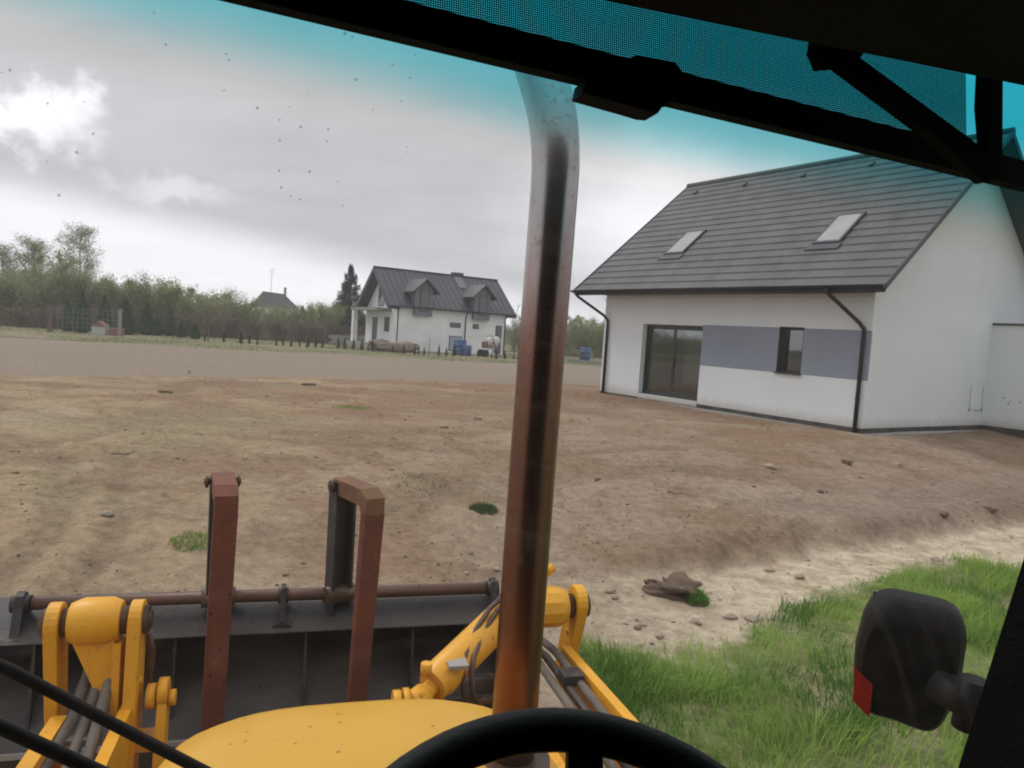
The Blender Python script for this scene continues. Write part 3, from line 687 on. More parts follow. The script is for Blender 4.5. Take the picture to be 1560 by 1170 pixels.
# sliding terrace door
b = MB(); x0, x1 = .16, .24
for (u0, u1, z0, z1) in ((du1, du2, dz2 - .06, dz2), (du1, du2, dz1, dz1 + .07), (du1, du1 + .06, dz1 + .07, dz2 - .06), (du2 - .06, du2, dz1 + .07, dz2 - .06)): b.box(x0, x1, u0 + .001, u1 - .001, z0, z1)
door = b.build('terrace_door', M['frame'], house)
um = (du1 + du2) / 2
for (ua, ub, xo) in ((du1 + .06, um + .05, .17), (um - .05, du2 - .06, .205)):
    c = MB(); z0, z1 = dz1 + .07, dz2 - .06
    for (p0, p1, q0, q1) in ((ua, ub, z1 - .07, z1), (ua, ub, z0, z0 + .08), (ua, ua + .07, z0 + .08, z1 - .07), (ub - .07, ub, z0 + .08, z1 - .07)): c.box(xo, xo + .032, p0, p1, q0, q1)
    c.build('sash', M['frame'], door)
    c = MB(); c.box(xo + .012, xo + .02, ua + .07, ub - .07, z0 + .08, z1 - .07); c.build('pane', M['glass'], door)
c = MB(); c.box(.158, .172, um - .035, um - .015, 1.0, 1.22); c.build('handle', M['verge'], door)
b = MB(); b.box(-.02, .16, du1 + .002, du2 - .002, dz1 - .10, dz1 + .003); b.build('door_threshold', M['render'], house)
# small window
b = MB()
for (u0, u1, z0, z1) in ((wu1, wu2, wz2 - .07, wz2), (wu1, wu2, wz1, wz1 + .07), (wu1, wu1 + .07, wz1 + .07, wz2 - .07), (wu2 - .07, wu2, wz1 + .07, wz2 - .07)): b.box(.17, .24, u0 + .001, u1 - .001, z0 + .001, z1 - .001)
win = b.build('window', M['frame'], house)
c = MB(); c.box(.20, .21, wu1 + .07, wu2 - .07, wz1 + .07, wz2 - .07); c.build('pane', M['glass'], win)
c = MB(); c.box(-.05, .17, wu1 - .03, wu2 + .03, wz1 - .03, wz1 + .002, bev=.004); c.build('sill', M['frame'], win)
c = MB(); c.box(-.004, .17, wu2 - .012, wu2 + .0, wz1 + .003, wz2 - .001); c.box(-.004, .17, wu1, wu1 + .012, wz1 + .003, wz2 - .001); c.box(-.004, .17, wu1 + .012, wu2 - .012, wz2 - .012, wz2 - .001); c.build('reveal', M['frame'], win)
# rear garden door: frame with glass, seen through the room
b = MB()
for (u0, u1, z0, z1) in ((4.2, 6.6, 2.22, 2.3), (4.2, 6.6, .2, .28), (4.2, 4.28, .28, 2.22), (6.52, 6.6, .28, 2.22), (5.36, 5.44, .28, 2.22)): b.box(W_ - .25, W_ - .17, u0 + .001, u1 - .001, z0 + .001, z1 - .001)
rd = b.build('rear_door', M['frame'], house)
b2 = MB()
for (v0, v1, z0, z1) in ((3.2, 4.4, 2.12, 2.2), (3.2, 4.4, .28, .38), (3.2, 3.28, .38, 2.12), (4.32, 4.4, .38, 2.12)): b2.box(v0 + .001, v1 - .001, L_ - .25, L_ - .17, z0 + .001, z1 - .001)
b2.build('side_window', M['frame'], house); c = MB(); c.box(W_ - .215, W_ - .205, 4.28, 6.52, .28, 2.22); c.build('pane', M['glass'], rd)
# roof windows
for (ua, ub, va, vb) in ((6.10, 6.76, .62, 1.44), (1.32, 1.96, .62, 1.48)):
    ang = math.atan(SL); ln = (vb - va) / math.cos(ang)
    Mx = Matrix.Translation((va, 0, 3.092 + SL * (va + OE))) @ Matrix.Rotation(-ang, 4, 'Y')
    b = MB()
    for (l0, l1, p0, p1) in ((-.06, .02, ua - .03, ub + .03), (ln - .02, ln + .06, ua - .03, ub + .03), (.02, ln - .02, ua - .03, ua + .03), (.02, ln - .02, ub - .03, ub + .03)): b.box(l0, l1, p0, p1, -.02, .06, Mx)
    b.box(-.30, -.06, ua - .10, ub + .10, -.01, .035, Mx)
    rw = b.build('roof_window', M['verge'], house)
    c = MB(); c.box(.02, ln - .02, ua + .03, ub - .03, .03, .055, Mx); c.build('pane', M['roof_glass'], rw)
for u in (8.44, 6.48, 4.46, 2.44):
    Mx = Matrix.Translation((3.44, 0, 3.092 + SL * (3.44 + OE))) @ Matrix.Rotation(-math.atan(SL), 4, 'Y')
    b = MB(); b.box(-.08, .08, u - .06, u + .06, 0, .06, Mx, bev=.015); b.build('roof_vent', M['verge'], house)
# flat roofed side room standing out of the gable
b = MB(); b.box(5.36, 9.4, -3.0, -.002, -.25, 2.64); b.build('side_room', M['render'], house)
b = MB(); b.box(5.32, 9.44, -3.04, -.003, 2.64, 2.69); b.build('flashing', M['verge'], house)
# thin cable loops fixed to the gable
b = MB()
b.tube([(4.55, -.02, 1.10), (4.56, -.02, .46)], .006, 6); b.tube([(5.18, -.02, 1.10), (5.2, -.02, .42)], .006, 6)
b.tube([(4.56, -.02, .52), (4.85, -.03, .50), (5.2, -.02, .52)], .005, 6)
for (xx, zz_) in ((4.56, .52), (4.88, .5), (5.2, .52)): b.tube([(xx, -.03, zz_ - .02), (xx, -.03, zz_ + .02)], .015, 8)
b.build('cable', M['wire'], house)
# membrane and sand spilled along the foot of the walls
b = MB(); q = random.Random(4)
tag(link('foundation_skirt', rock_mesh('foundation_skirt', 77, 4, .35, .1, 9), M['concrete']), 'thin pale strip of mortar spilled along the foot of the white gable', 'mortar spill')
sk = bpy.data.objects['foundation_skirt']; sk.location = (9.4, 16.63, gz(9.4, 16.63) - .01); sk.rotation_euler = (0, 0, R(34)); sk.scale = (.26, .16, .35); sk.name = 'mortar_spill'
sk2 = sk.copy(); COL.objects.link(sk2); sk2.location = (5.5, 18.1, gz(5.5, 18.1) - .005); sk2.rotation_euler = (0, 0, R(124)); sk2.scale = (.27, .10, .3)
b = MB(); b.box(5.348, 9.41, -3.012, -2.95, -.28, .125); b.box(5.348, 5.36, -2.95, -.013, -.28, .125); b.build('plinth', M['plinth'], house)
sk2['label'] = 'thin pale strip of mortar along the foot of the long wall below the grey band'
for o_ in (sk, sk2): o_['group'] = 'mortar spilled at the foot of the house'

# ------------------------------------------------------------------ the far house
FZ = -.363
fh = empty('far_house', (-9.626, 60.073, FZ), R(33.74), 'white house with graphite metal roof and two grey dormers beyond the field', 'house')
FL, FW, FE, FS = 10.5, 6.56, 3.24, .885
fo, fg1, fg2 = .34, .93, .86
fe = 3.64                                      # eave level over its own ground
def frz(v): return fe + FS * (min(v, FW - v) + fo)
b = MB(); wt = fe + FS * fo - .12
b.box(0, FL, 0, .3, -.3, wt - .0); b.box(0, FL, FW - .3, FW, -.3, wt)
for u in (0, FL - .3):
    b.prism([(.3, -.3), (FW - .3, -.3), (FW - .3, wt), (FW - .3, wt + .3 * FS), (FW / 2, frz(FW / 2) - .14), (.3, wt + .3 * FS)], u, u + .3, 'x')
M['far_render'] = material('bright_white_render', (.88, .89, .89), .9, var=(.72, .73, .73), var_scale=.6)
b.build('wall', M['far_render'], fh)
b = MB()
for s in (0, 1):
    P = [(-fo, fe), (-fo, fe - .10), (FW / 2, frz(FW / 2) - .10), (FW / 2, frz(FW / 2))]
    if s: P = [(FW - a, c) for a, c in P]
    b.prism(P, -fg1, FL + fg2, 'x')
    k = 0
    u = -fg1 + .02
    while u < FL + fg2:
        P = [(-fo, fe + .0), (-fo, fe + .045), (FW / 2, frz(FW / 2) + .045), (FW / 2, frz(FW / 2) - .01)]
        if s: P = [(FW - a, c) for a, c in P]
        b.prism(P, u, u + .035, 'x'); u += .52
b.box(-fg1, FL + fg2, FW / 2 - .12, FW / 2 + .12, frz(FW / 2) - .03, frz(FW / 2) + .06)
froof = b.build('roof', M['seam_roof'], fh)
b = MB(); b.box(6.7, 7.7, FW / 2 - .1, FW / 2 + .5, frz(FW / 2) - .5, frz(FW / 2) + .28); b.build('chimney', M['seam_roof'], froof)
b = MB(); b.box(-fg1 + .03, -.003, .0, FW, wt - .05, wt + .0) if False else None
for s in (0, 1):
    P = [(-fo + .03, fe - .11), (-fo + .03, fe - .28), (0, fe - .28), (FW / 2, frz(FW / 2) - .36), (FW / 2, frz(FW / 2) - .11)]
    if s: P = [(FW - a, c) for a, c in P]
    for (u0, u1) in ((-fg1, -.003), (FL + .003, FL + fg2)): b = MB(); b.prism(P, u0, u1, 'x'); b.build('verge_board', M['seam_roof'], fh)
b = MB(); b.tube([(-fg1, -fo - .06, fe - .03), (FL + fg2, -fo - .06, fe - .03)], .07, 8); b.build('gutter', M['gutter'], fh)
for u in (.0, 6.35, FL - .1):
    b = MB(); b.tube([(u, -fo, fe - .1), (u, -.07, fe - .45), (u, -.07, .05)], .05, 8); b.build('downpipe', M['gutter'], fh)
for (u0, u1) in ((1.33, 2.95), (6.96, 8.56)):
    um_ = (u0 + u1) / 2; zb, ze, za = 2.98, 5.1, 6.02
    b = MB(); b.prism([(u0, zb), (u1, zb), (u1, ze), (um_, za - .12), (u0, ze)], -.36, 2.1, 'y')
    dm = b.build('dormer', M['dormer'], fh)
    b = MB()
    for s in (-1, 1):
        P = [(um_ + s * 1.22, ze - .32), (um_ + s * 1.22, ze - .20), (um_, za + .02), (um_, za - .13)]
        b.prism(P, -.75, 2.6, 'y')
    b.build('roof', M['seam_roof'], dm)
    b = MB(); wx0, wx1 = (u0 + .42, u0 + 1.28)
    b.box(wx0, wx1, -.40, -.355, 3.35, 5.12); wf = b.build('window', M['frame'], dm)
    b = MB(); b.box(wx0 + .08, wx1 - .08, -.405, -.398, 3.44, 5.03); b.build('pane', M['far_glass'], wf) if False else b.build('pane', M['far_glass'], dm)
def fwin(u0, u1, z0, z1, name='window', pane=None, y=0.):
    b = MB(); b.box(u0, u1, y - .03, y + .02, z0, z1); f = b.build(name, M['frame'], fh)
    b = MB(); b.box(u0 + .07, u1 - .07, y - .036, y - .028, z0 + .07, z1 - .07); b.build('pane', pane or M['far_glass'], f)
for a in ((4.85, 5.9, 2.19, 2.6), (7.11, 7.7, 2.19, 2.6)): fwin(*a)
fwin(4.86, 6.1, .2, 1.46, 'window', material('blue_grey_panel', (.33, .37, .40), .4)); fwin(9.46, 10.1, .15, 2.62, 'door')
# gable side: balcony door, ground floor openings, balcony slab on a post
def gwin(v0, v1, z0, z1, name):
    b = MB(); b.box(-.03, .02, v0, v1, z0, z1); f = b.build(name, M['frame'], fh); b = MB(); b.box(-.036, -.028, v0 + .07, v1 - .07, z0 + .07, z1 - .07); b.build('pane', M['far_glass'], f)
gwin(2.75, 4.0, 3.6, 5.5, 'balcony_door'); gwin(4.0, 5.0, .6, 2.65, 'door'); gwin(1.5, 2.5, 1.5, 2.7, 'window')
b = MB(); b.box(-1.35, -.004, 1.2, 6.9, 3.18, 3.42); b.build('balcony', M['post'], fh)
b = MB(); b.box(-1.3, -.9, 6.2, 6.65, .45, 3.18); b.build('balcony_pillar', M['far_render'], fh)
b = MB(); b.box(-1.6, -.004, .2, 7.2, -.3, .45); b.build('porch_slab', M['concrete'], fh)
sky = MB(); Mx = Matrix.Translation((6.6, 1.95, frz(1.95))) @ Matrix.Rotation(math.atan(FS), 4, 'X'); sky.box(0, .8, 0, 1.5, -.02, .07, Mx); sky.build('roof_window', M['dormer'], froof)

# things round the far house
mound = link('sand_mound', rock_mesh('sand_mound', 31, 5, .62, .5, 1.9), M['sand']); mound.location = (-9.7, 57.9, FZ); mound.scale = (1.15, 1.0, 1.55); mound.rotation_euler = (0, 0, R(20))
tag(mound, 'long low heap of sand in front of the left corner of the far white house', 'sand heap')
bw = empty('block_wall', (-16.6, 66, -.4), R(10), 'low pale wall of concrete blocks left of the far house', 'low wall')
q = random.Random(2)
b = MB()
for k in range(3):
    for i in range(6): b.box(i * .5 + (k % 2) * .25, i * .5 + .485 + (k % 2) * .25, 0, .25, k * .3, k * .3 + .285)
b.build('blocks', M['concrete'], bw)
b = MB(); b.box(2.0, 3.9, -.4, .05, .0, .95, bev=.03); b.build('pallet_stack', M['concrete'], bw)
# blue barrels, concrete mixer, blocks
def barrel(x, y, label, r=.32, h=.95):
    b = MB(); z = gz(x, y)
    b.tube([(0, 0, 0), (0, 0, .05), (0, 0, h * .3), (0, 0, h * .33), (0, 0, h * .36), (0, 0, h * .63), (0, 0, h * .66), (0, 0, h * .69), (0, 0, h - .05), (0, 0, h)],
           [r * .92, r, r, r * 1.05, r, r, r * 1.05, r, r, r * .92], 16)
    o = b.build('barrel', M['blue'], None, 35); o.location = (x, y, z - .02); tag(o, label, 'barrel', 'blue barrels near the houses')
barrel(-4.3, 58.4, 'tall blue barrel standing before the far house beside the grey panel', .50, 1.25); barrel(-3.7, 58.0, 'smaller blue barrel right of the tall blue barrel by the far house', .36, .85); barrel(6.6, 68.5, 'blue barrel between the exhaust pipe and the near house', .5, 1.2)
mx_ = empty('concrete_mixer', (1, 1, 0), 0, 'red and white concrete mixer with dark wheels in front of the far house wall', 'concrete mixer')
mx_.location = (-1.9, 59.6, gz(-1.9, 59.6)); mx_.rotation_euler = (0, 0, R(25)); mx_.scale = (1.3, 1.3, 1.3)
b = MB(); b.tube([(-.35, 0, .95), (-.22, 0, .93), (.05, 0, .9), (.30, 0, .98), (.52, 0, 1.12)], [.18, .33, .40, .33, .20], 18); b.build('drum', M['white_plastic'], mx_, 40)
b = MB(); b.tube([(-.5, -.4, 0.08), (-.3, -.38, .55), (0, -.42, .95)], .03, 8); b.tube([(-.5, .4, 0.08), (-.3, .38, .55), (0, .42, .95)], .03, 8); b.tube([(.55, -.35, .05), (.2, -.36, .6), (0, -.42, .95)], .03, 8); b.tube([(.55, .35, .05), (.2, .36, .6), (0, .42, .95)], .03, 8); b.tube([(0, -.44, .95), (-.1, -.46, 1.3), (-.1, .46, 1.3), (0, .44, .95)], .025, 8); b.build('frame', M['red_brown'], mx_)
for s in (-1, 1):
    b = MB(); b.tube([(-.5, s * .4 - .05, .22), (-.5, s * .4 + .05, .22)], .22, 16); b.build('wheel', M['rubber'], mx_)
b = MB(); b.box(-.55, -.25, -.22, .22, .55, .95, bev=.03); b.build('motor_box', M['red_brown'], mx_)
pl = empty('pallet_of_blocks', (1.0, 60.3, gz(1.0, 60.3)), R(30), 'pallet of pale blocks at the right end of the far house', 'pallet')
b = MB(); b.box(-.6, .6, -.5, .5, .1, .75, bev=.02); b.build('blocks', M['concrete'], pl); b = MB()
for yy in (-.45, 0, .38): b.box(-.6, .6, yy, yy + .08, 0, .098)
b.build('pallet', M['wood'], pl)
# garden things left of the big near house, half behind the exhaust pipe
tb = empty('garden_table', (5.0, 67.5, gz(5.0, 67.5)), R(8), 'pale long garden table with benches between the exhaust pipe and the near house', 'table')
b = MB(); b.box(-1.5, 1.5, -.4, .4, .72, .78); b.build('table_top', M['wood'], tb)
for sx_ in (-1.3, 1.3):
    b = MB(); b.box(sx_ - .05, sx_ + .05, -.35, .35, 0, .719); b.build('leg', M['wood'], tb)
b = MB(); b.box(-1.5, 1.5, -.85, -.6, .42, .47); b.box(-1.5, 1.5, .6, .85, .42, .47); b.build('bench', M['wood'], tb)
kb = MB(); kb.box(-1.8, 1.8, -.1, .1, 0, .22); o = kb.build('timber_stack', M['concrete'], None); o.location = (6.1, 59.5, gz(6.1, 59.5)); tag(o, 'low pale beam lying on the grass edge left of the near house', 'beam')
# trampoline-like playground things at far left, inside a mesh fence
pg = empty('mesh_enclosure', (-30.6, 51.0, gz(-30.6, 51.0)), R(16), 'pale mesh panel fence between a dark and a grey post at far left', 'fence')
b = MB()
for i in range(14): b.box(i * .31 - 1.2, i * .31 - 1.185, -.01, .01, .1, 1.75)
for k in range(6): b.box(-1.2, 2.9, -.012, .012, .1 + k * .33, .112 + k * .33)
b.build('mesh_panel', M['wire'], pg)
b = MB(); b.box(-1.45, -1.2, -.12, .12, 0, 1.9, bev=.02); b.build('post', M['wood'], pg)['label'] = 'dark thick wooden post'
b = MB(); b.box(2.9, 3.1, -.08, .08, 0, 1.9, bev=.01); b.build('post', M['post'], pg)['label'] = 'pale grey post'
sl_ = empty('playhouse', (-29.6, 53.6, gz(-29.6, 53.6)), R(10), 'small red and white children playhouse inside the mesh enclosure', 'playhouse')
b = MB(); b.box(-.9, .0, -.4, .4, .0, .62, bev=.02); b.build('wall', M['white_plastic'], sl_)
b = MB(); b.prism([(-.95, .62), (.05, .62), (-.45, 1.0)], -.45, .45, 'y'); b.build('roof', M['red_brown'], sl_)
b = MB(); b.box(.25, 1.1, -.35, .35, .0, .55, bev=.04); b.build('annex', M['red_brown'], sl_)
# short stakes of the field boundary
stk = None
for i, (x, y, h, lab) in enumerate(((-14.9, 52.9, 1.0, 'thin dark stake on the field edge left of the far house'), (-21.5, 51.9, .9, 'thin dark stake among the seedlings at the left'), (-6.2, 54.0, 1.35, 'tall thin dark stake in front of the far house beside the sand heap'),
                                    (-2.1, 56.2, 1.4, 'thin dark stake right of the concrete mixer'), (-12.4, 54.3, .8, 'thin short stake left of the sand heap'))):
    b = MB(); b.tube([(0, 0, -.1), (0.01, 0, h)], [.03, .022], 6); o = b.build('stake', M['wood'], None); o.location = (x, y, gz(x, y)); tag(o, lab, 'stake', 'stakes along the field edge')
# distant house with a dark hipped roof over the trees
dh = empty('distant_cottage', (-34.6, 106, -.6), R(28), 'distant cottage whose dark roof shows above the trees left of the spruce', 'house')
b = MB(); b.box(-2.4, 2.4, -2, 2, 0, 4.0); b.build('wall', M['far_render'], dh)
b = MB(); vs_ = b.hexa([(-3.0, -2.5, 3.7), (3.0, -2.5, 3.7), (3.0, 2.5, 3.7), (-3.0, 2.5, 3.7)], [(-1.7, -.1, 5.9), (1.2, -.1, 5.75), (1.2, .1, 5.75), (-1.7, .1, 5.9)]); rfd = b.build('roof', M['old_roof'], dh)
b = MB(); b.box(1.2, 1.5, -.2, .2, 5.0, 6.7); b.build('chimney', M['concrete'], rfd)
b = MB(); b.tube([(0, 0, 0), (0, 0, 3.6)], .03, 6); b.tube([(-.5, 0, 3.2), (.5, 0, 3.4)], .02, 6); b.tube([(-.4, 0, 2.9), (.4, 0, 3.0)], .02, 6); o = b.build('antenna', M['wire'], rfd); o.location = (-.6, 0, 5.7)

# ------------------------------------------------------------------ trees
def cards(P, size, rs, tone, flat=0.):
    """small leaf quads (two triangles folded along the middle) round the points P"""
    n = len(P); d = rs.normal(0, 1, (n, 3)); d[:, 2] *= (1 - flat); d /= np.linalg.norm(d, axis=1)[:, None]
    e = np.cross(d, rs.normal(0, 1, (n, 3))); e /= np.linalg.norm(e, axis=1)[:, None]
    s = (size * rs.uniform(.5, 1.4, n))[:, None]
    v = np.stack([P - d * s, P + e * s * .55, P + d * s, P - e * s * .55], 1).reshape(-1, 3)
    f = (np.array([0, 1, 2, 3])[None] + (np.arange(n) * 4)[:, None]).reshape(-1)
    return v, f, np.repeat(np.clip(tone, 0, 1), 4)
def limb_tree(seed, H, spread, trunk_r, stems=1, leaves=6000, leaf=.07, clump=.35, start=.25, rise=.6, sub=5, droop=0., levels=3, top_narrow=.5, skirt=.0):
    """grows limbs, returns (trunk MB, leaf arrays); every leaf sits on a twig"""
    q = random.Random(seed); rs = np.random.RandomState(seed); mb = MB(); tips = []
    def grow(p, d, ln, r, lev):
        pts = [p]; rad = [r]; n = 4
        for i in range(n):
            d = (d + Vector((q.uniform(-.25, .25), q.uniform(-.25, .25), q.uniform(-.1, .15) - droop * lev * .12))).normalized()
            p = p + d * ln / n; pts.append(p); rad.append(max(.006, r * (1 - .65 * (i + 1) / n)))
        mb.tube(pts, rad, 5 if lev else 7, caps=False)
        if lev >= levels - 1:
            for k in range(1, n + 1): tips.append((pts[k], ln * .5))
            return
        for k in range(sub + (2 if lev == 0 else 0)):
            t = start + (1 - start) * (k + q.random()) / (sub + (2 if lev == 0 else 0)) if lev == 0 else .25 + .75 * (k + q.random()) / sub
            i = min(n - 1, int(t * n)); pp = pts[i].lerp(pts[i + 1], t * n - i)
            a = q.uniform(0, 2 * PI); up = rise * q.uniform(.6, 1.3)
            nd = (Vector((math.cos(a), math.sin(a), up)) + d * .25).normalized()
            l2 = (spread * (1 - top_narrow * t) if lev == 0 else ln * .55) * q.uniform(.65, 1.15)
            grow(pp, nd, l2, rad[i] * .55, lev + 1)
    for s in range(stems):
        a = 2 * PI * s / stems + q.random(); off = Vector((math.cos(a), math.sin(a), 0)) * (0 if stems == 1 else .15)
        tilt = 0 if stems == 1 else (q.uniform(.12, .5) if stems > 3 else q.uniform(.04, .2))
        grow(off + Vector((0, 0, -.15)), Vector((math.cos(a) * tilt, math.sin(a) * tilt, 1)).normalized(), H * q.uniform(.78, 1.) * .86, trunk_r, 0)
    T_ = np.array([t[0][:] for t in tips]); S_ = np.array([t[1] for t in tips])
    w_ = rs.rand(len(T_)) ** 1.5 + .12; idx = rs.choice(len(T_), leaves, p=w_ / w_.sum())
    P = T_[idx] + rs.normal(0, 1, (leaves, 3)) * (clump * np.minimum(1, S_[idx] * 1.5))[:, None] * np.array([1, 1, .8])
    low = rs.rand(leaves) < skirt; P[low, 2] *= rs.rand(low.sum()) * .7; P[low, :2] *= 1.15
    P[:, 2] = np.maximum(P[:, 2], .05)
    ct = rs.rand(len(T_)); tone = .25 + .5 * ct[idx] + rs.uniform(-.25, .25, leaves)
    return mb, cards(P, leaf, rs, tone)
def airy_tree(seed, H, r, n, leaf, limbs=46, base=.18, up=.75, hang=.10, sig=.24, stems=1):
    """upright trunk, many rising limbs with side twigs, loose sprays of leaves along them"""
    q = random.Random(seed); rs = np.random.RandomState(seed); mb = MB(); pts = []
    tk = [Vector((math.sin(k * 1.3 + seed) * .10 * k / 8 * r * .5, math.cos(k * 1.7 + seed) * .08 * k / 8 * r * .5, H * k / 8 * .97 - (.15 if k == 0 else 0))) for k in range(9)]
    mb.tube(tk, [H * .014 * (1 - k / 9.3) + .008 for k in range(9)], 7)
    for i in range(limbs):
        t = base + (1 - base) * ((i + q.random()) / limbs) * .98; k = min(7, int(t * 8)); p = tk[k].lerp(tk[k + 1], t * 8 - k)
        prof = (1 - ((t - .42) / .62) ** 2) ** .5 if abs(t - .42) < .6 else .12
        ln = r * max(.16, prof) * q.uniform(.45, 1.15); a = i * 2.4 + q.uniform(-.5, .5)
        d = Vector((math.cos(a), math.sin(a), up * q.uniform(.5, 1.4))).normalized(); c = [p]
        for j in range(5): d = (d + Vector((q.uniform(-.2, .2), q.uniform(-.2, .2), q.uniform(-.05, .15)))).normalized(); c.append(c[-1] + d * ln / 5)
        mb.tube(c, [.030 * (1 - j / 6) * ln / r + .007 for j in range(6)], 5, caps=False)
        for j in range(2, 6):
            for _ in range(2):
                e = (d + Vector((q.uniform(-1, 1), q.uniform(-1, 1), q.uniform(-.3, .7)))).normalized(); tip = c[j] + e * ln * q.uniform(.18, .38)
                mb.tube([c[j], tip], [.010, .005], 4, caps=False)
                for u in (.35, .7, 1.0): pts.append(c[j].lerp(tip, u)[:])
            pts.append(c[j][:])
    P0 = np.array(pts); w_ = rs.rand(len(P0)) ** 1.3 + .1; idx = rs.choice(len(P0), n, p=w_ / w_.sum())
    P = P0[idx] + rs.normal(0, sig, (n, 3)) * np.array([1, 1, .9]); P[:, 2] -= np.abs(rs.normal(0, hang, n)); P[:, 2] = np.maximum(P[:, 2], .1)
    return mb, cards(P, leaf, rs, .3 + .45 * rs.rand(len(P0))[idx] + rs.uniform(-.25, .25, n))
def finish_tree(name, mb, leafdata, leafmat, barkmat, label, cat, group=None):
    t = empty(name, (0, 0, 0), 0, label, cat, group)
    mb.build('trunk', barkmat, t)
    v, f, tn = leafdata; link('crown', raw_mesh('crown', v, f, 4, tn), leafmat, t)
    return t
def spruce_data(seed, H, r, n, leaf, layers=16, taper=1.15):
    rs = np.random.RandomState(seed); q = random.Random(seed); mb = MB(); mb.tube([(0, 0, -.1), (0, 0, H * .5), (0, 0, H * .98)], [H * .02, H * .012, .01], 7)
    P = []
    for k in range(layers):
        t = (k + .3) / layers; z = H * (.06 + .92 * t); rr = r * (1 - t) ** taper + .04 * r
        nb = max(5, int(13 * (1 - t) + 4))
        for j in range(nb):
            a = q.uniform(0, 2 * PI); ln = rr * q.uniform(.6, 1.18); m = max(4, int(n / layers / nb * (1.7 - 1.2 * t)))
            u = np.sqrt(rs.rand(m)); wd = .17 * ln * (1.1 - u)
            x = np.cos(a) * u * ln + rs.normal(0, 1, m) * (wd + .02); y = np.sin(a) * u * ln + rs.normal(0, 1, m) * (wd + .02)
            zz_ = z - u * ln * .28 + u ** 3 * ln * .16 + rs.normal(0, .07 * r, m) - rs.rand(m) * .22 * ln + q.uniform(-.1, .1)
            P.append(np.stack([x, y, zz_], 1))
            if k % 2 == 0 and j % 2 == 0: mb.tube([(0, 0, z), (math.cos(a) * ln * .8, math.sin(a) * ln * .8, z - ln * .2)], [.02 * r + .006, .005], 4, caps=False)
    P = np.concatenate(P); tone = .2 + .6 * rs.rand(len(P)) * (.4 + .6 * np.clip(np.hypot(P[:, 0], P[:, 1]) / r, 0, 1))
    return mb, cards(P, leaf, rs, tone, .4)
def cone_data(seed, H, r, n, leaf):
    """dense young conifer with an uneven, ragged outline"""
    rs = np.random.RandomState(seed); mb = MB(); mb.tube([(0, 0, -.05), (0, 0, H * .9)], [H * .02 + .01, .008], 6)
    t = rs.rand(n) ** 1.25; a = rs.uniform(0, 2 * PI, n); prof = np.minimum(1, (t + .06) * 6) * (1 - t) ** .75
    rag = .75 + .5 * vnoise(a * 2.2 + seed * 7, t * 9)
    rr = r * prof * rag * (rs.rand(n) ** .4)
    P = np.stack([np.cos(a) * rr, np.sin(a) * rr, H * t * (.97 + .06 * rs.rand(n)) + .03], 1)
    return mb, cards(P, leaf, rs, .2 + .7 * vnoise(a * 2.5, t * 12) + rs.uniform(-.2, .2, n))

ORD = ['first', 'second', 'third', 'fourth', 'fifth', 'sixth', 'seventh', 'eighth', 'ninth', 'tenth', 'eleventh', 'twelfth', 'thirteenth', 'fourteenth', 'fifteenth', 'sixteenth', 'seventeenth', 'eighteenth', 'nineteenth']
TENS = {20: 'twenty', 30: 'thirty', 40: 'forty', 50: 'fifty', 60: 'sixty'}; TENO = {20: 'twentieth', 30: 'thirtieth', 40: 'fortieth', 50: 'fiftieth', 60: 'sixtieth'}
def ordn(i):
    i += 1
    if i < 20: return ORD[i - 1]
    return TENO[i] if i % 10 == 0 else TENS[i // 10 * 10] + '-' + ORD[i % 10 - 1]

def place(proto, flag, x, y, h, h0, rz_, label, sxy=1., z=None):
    o = proto if flag[0] else copy_tree(proto); flag[0] = False
    o.location = (x, y, (gz(x, y) if z is None else z)); s = h / h0; o.scale = (s * sxy, s * sxy, s); o.rotation_euler = (0, 0, rz_); o['label'] = label
    return o
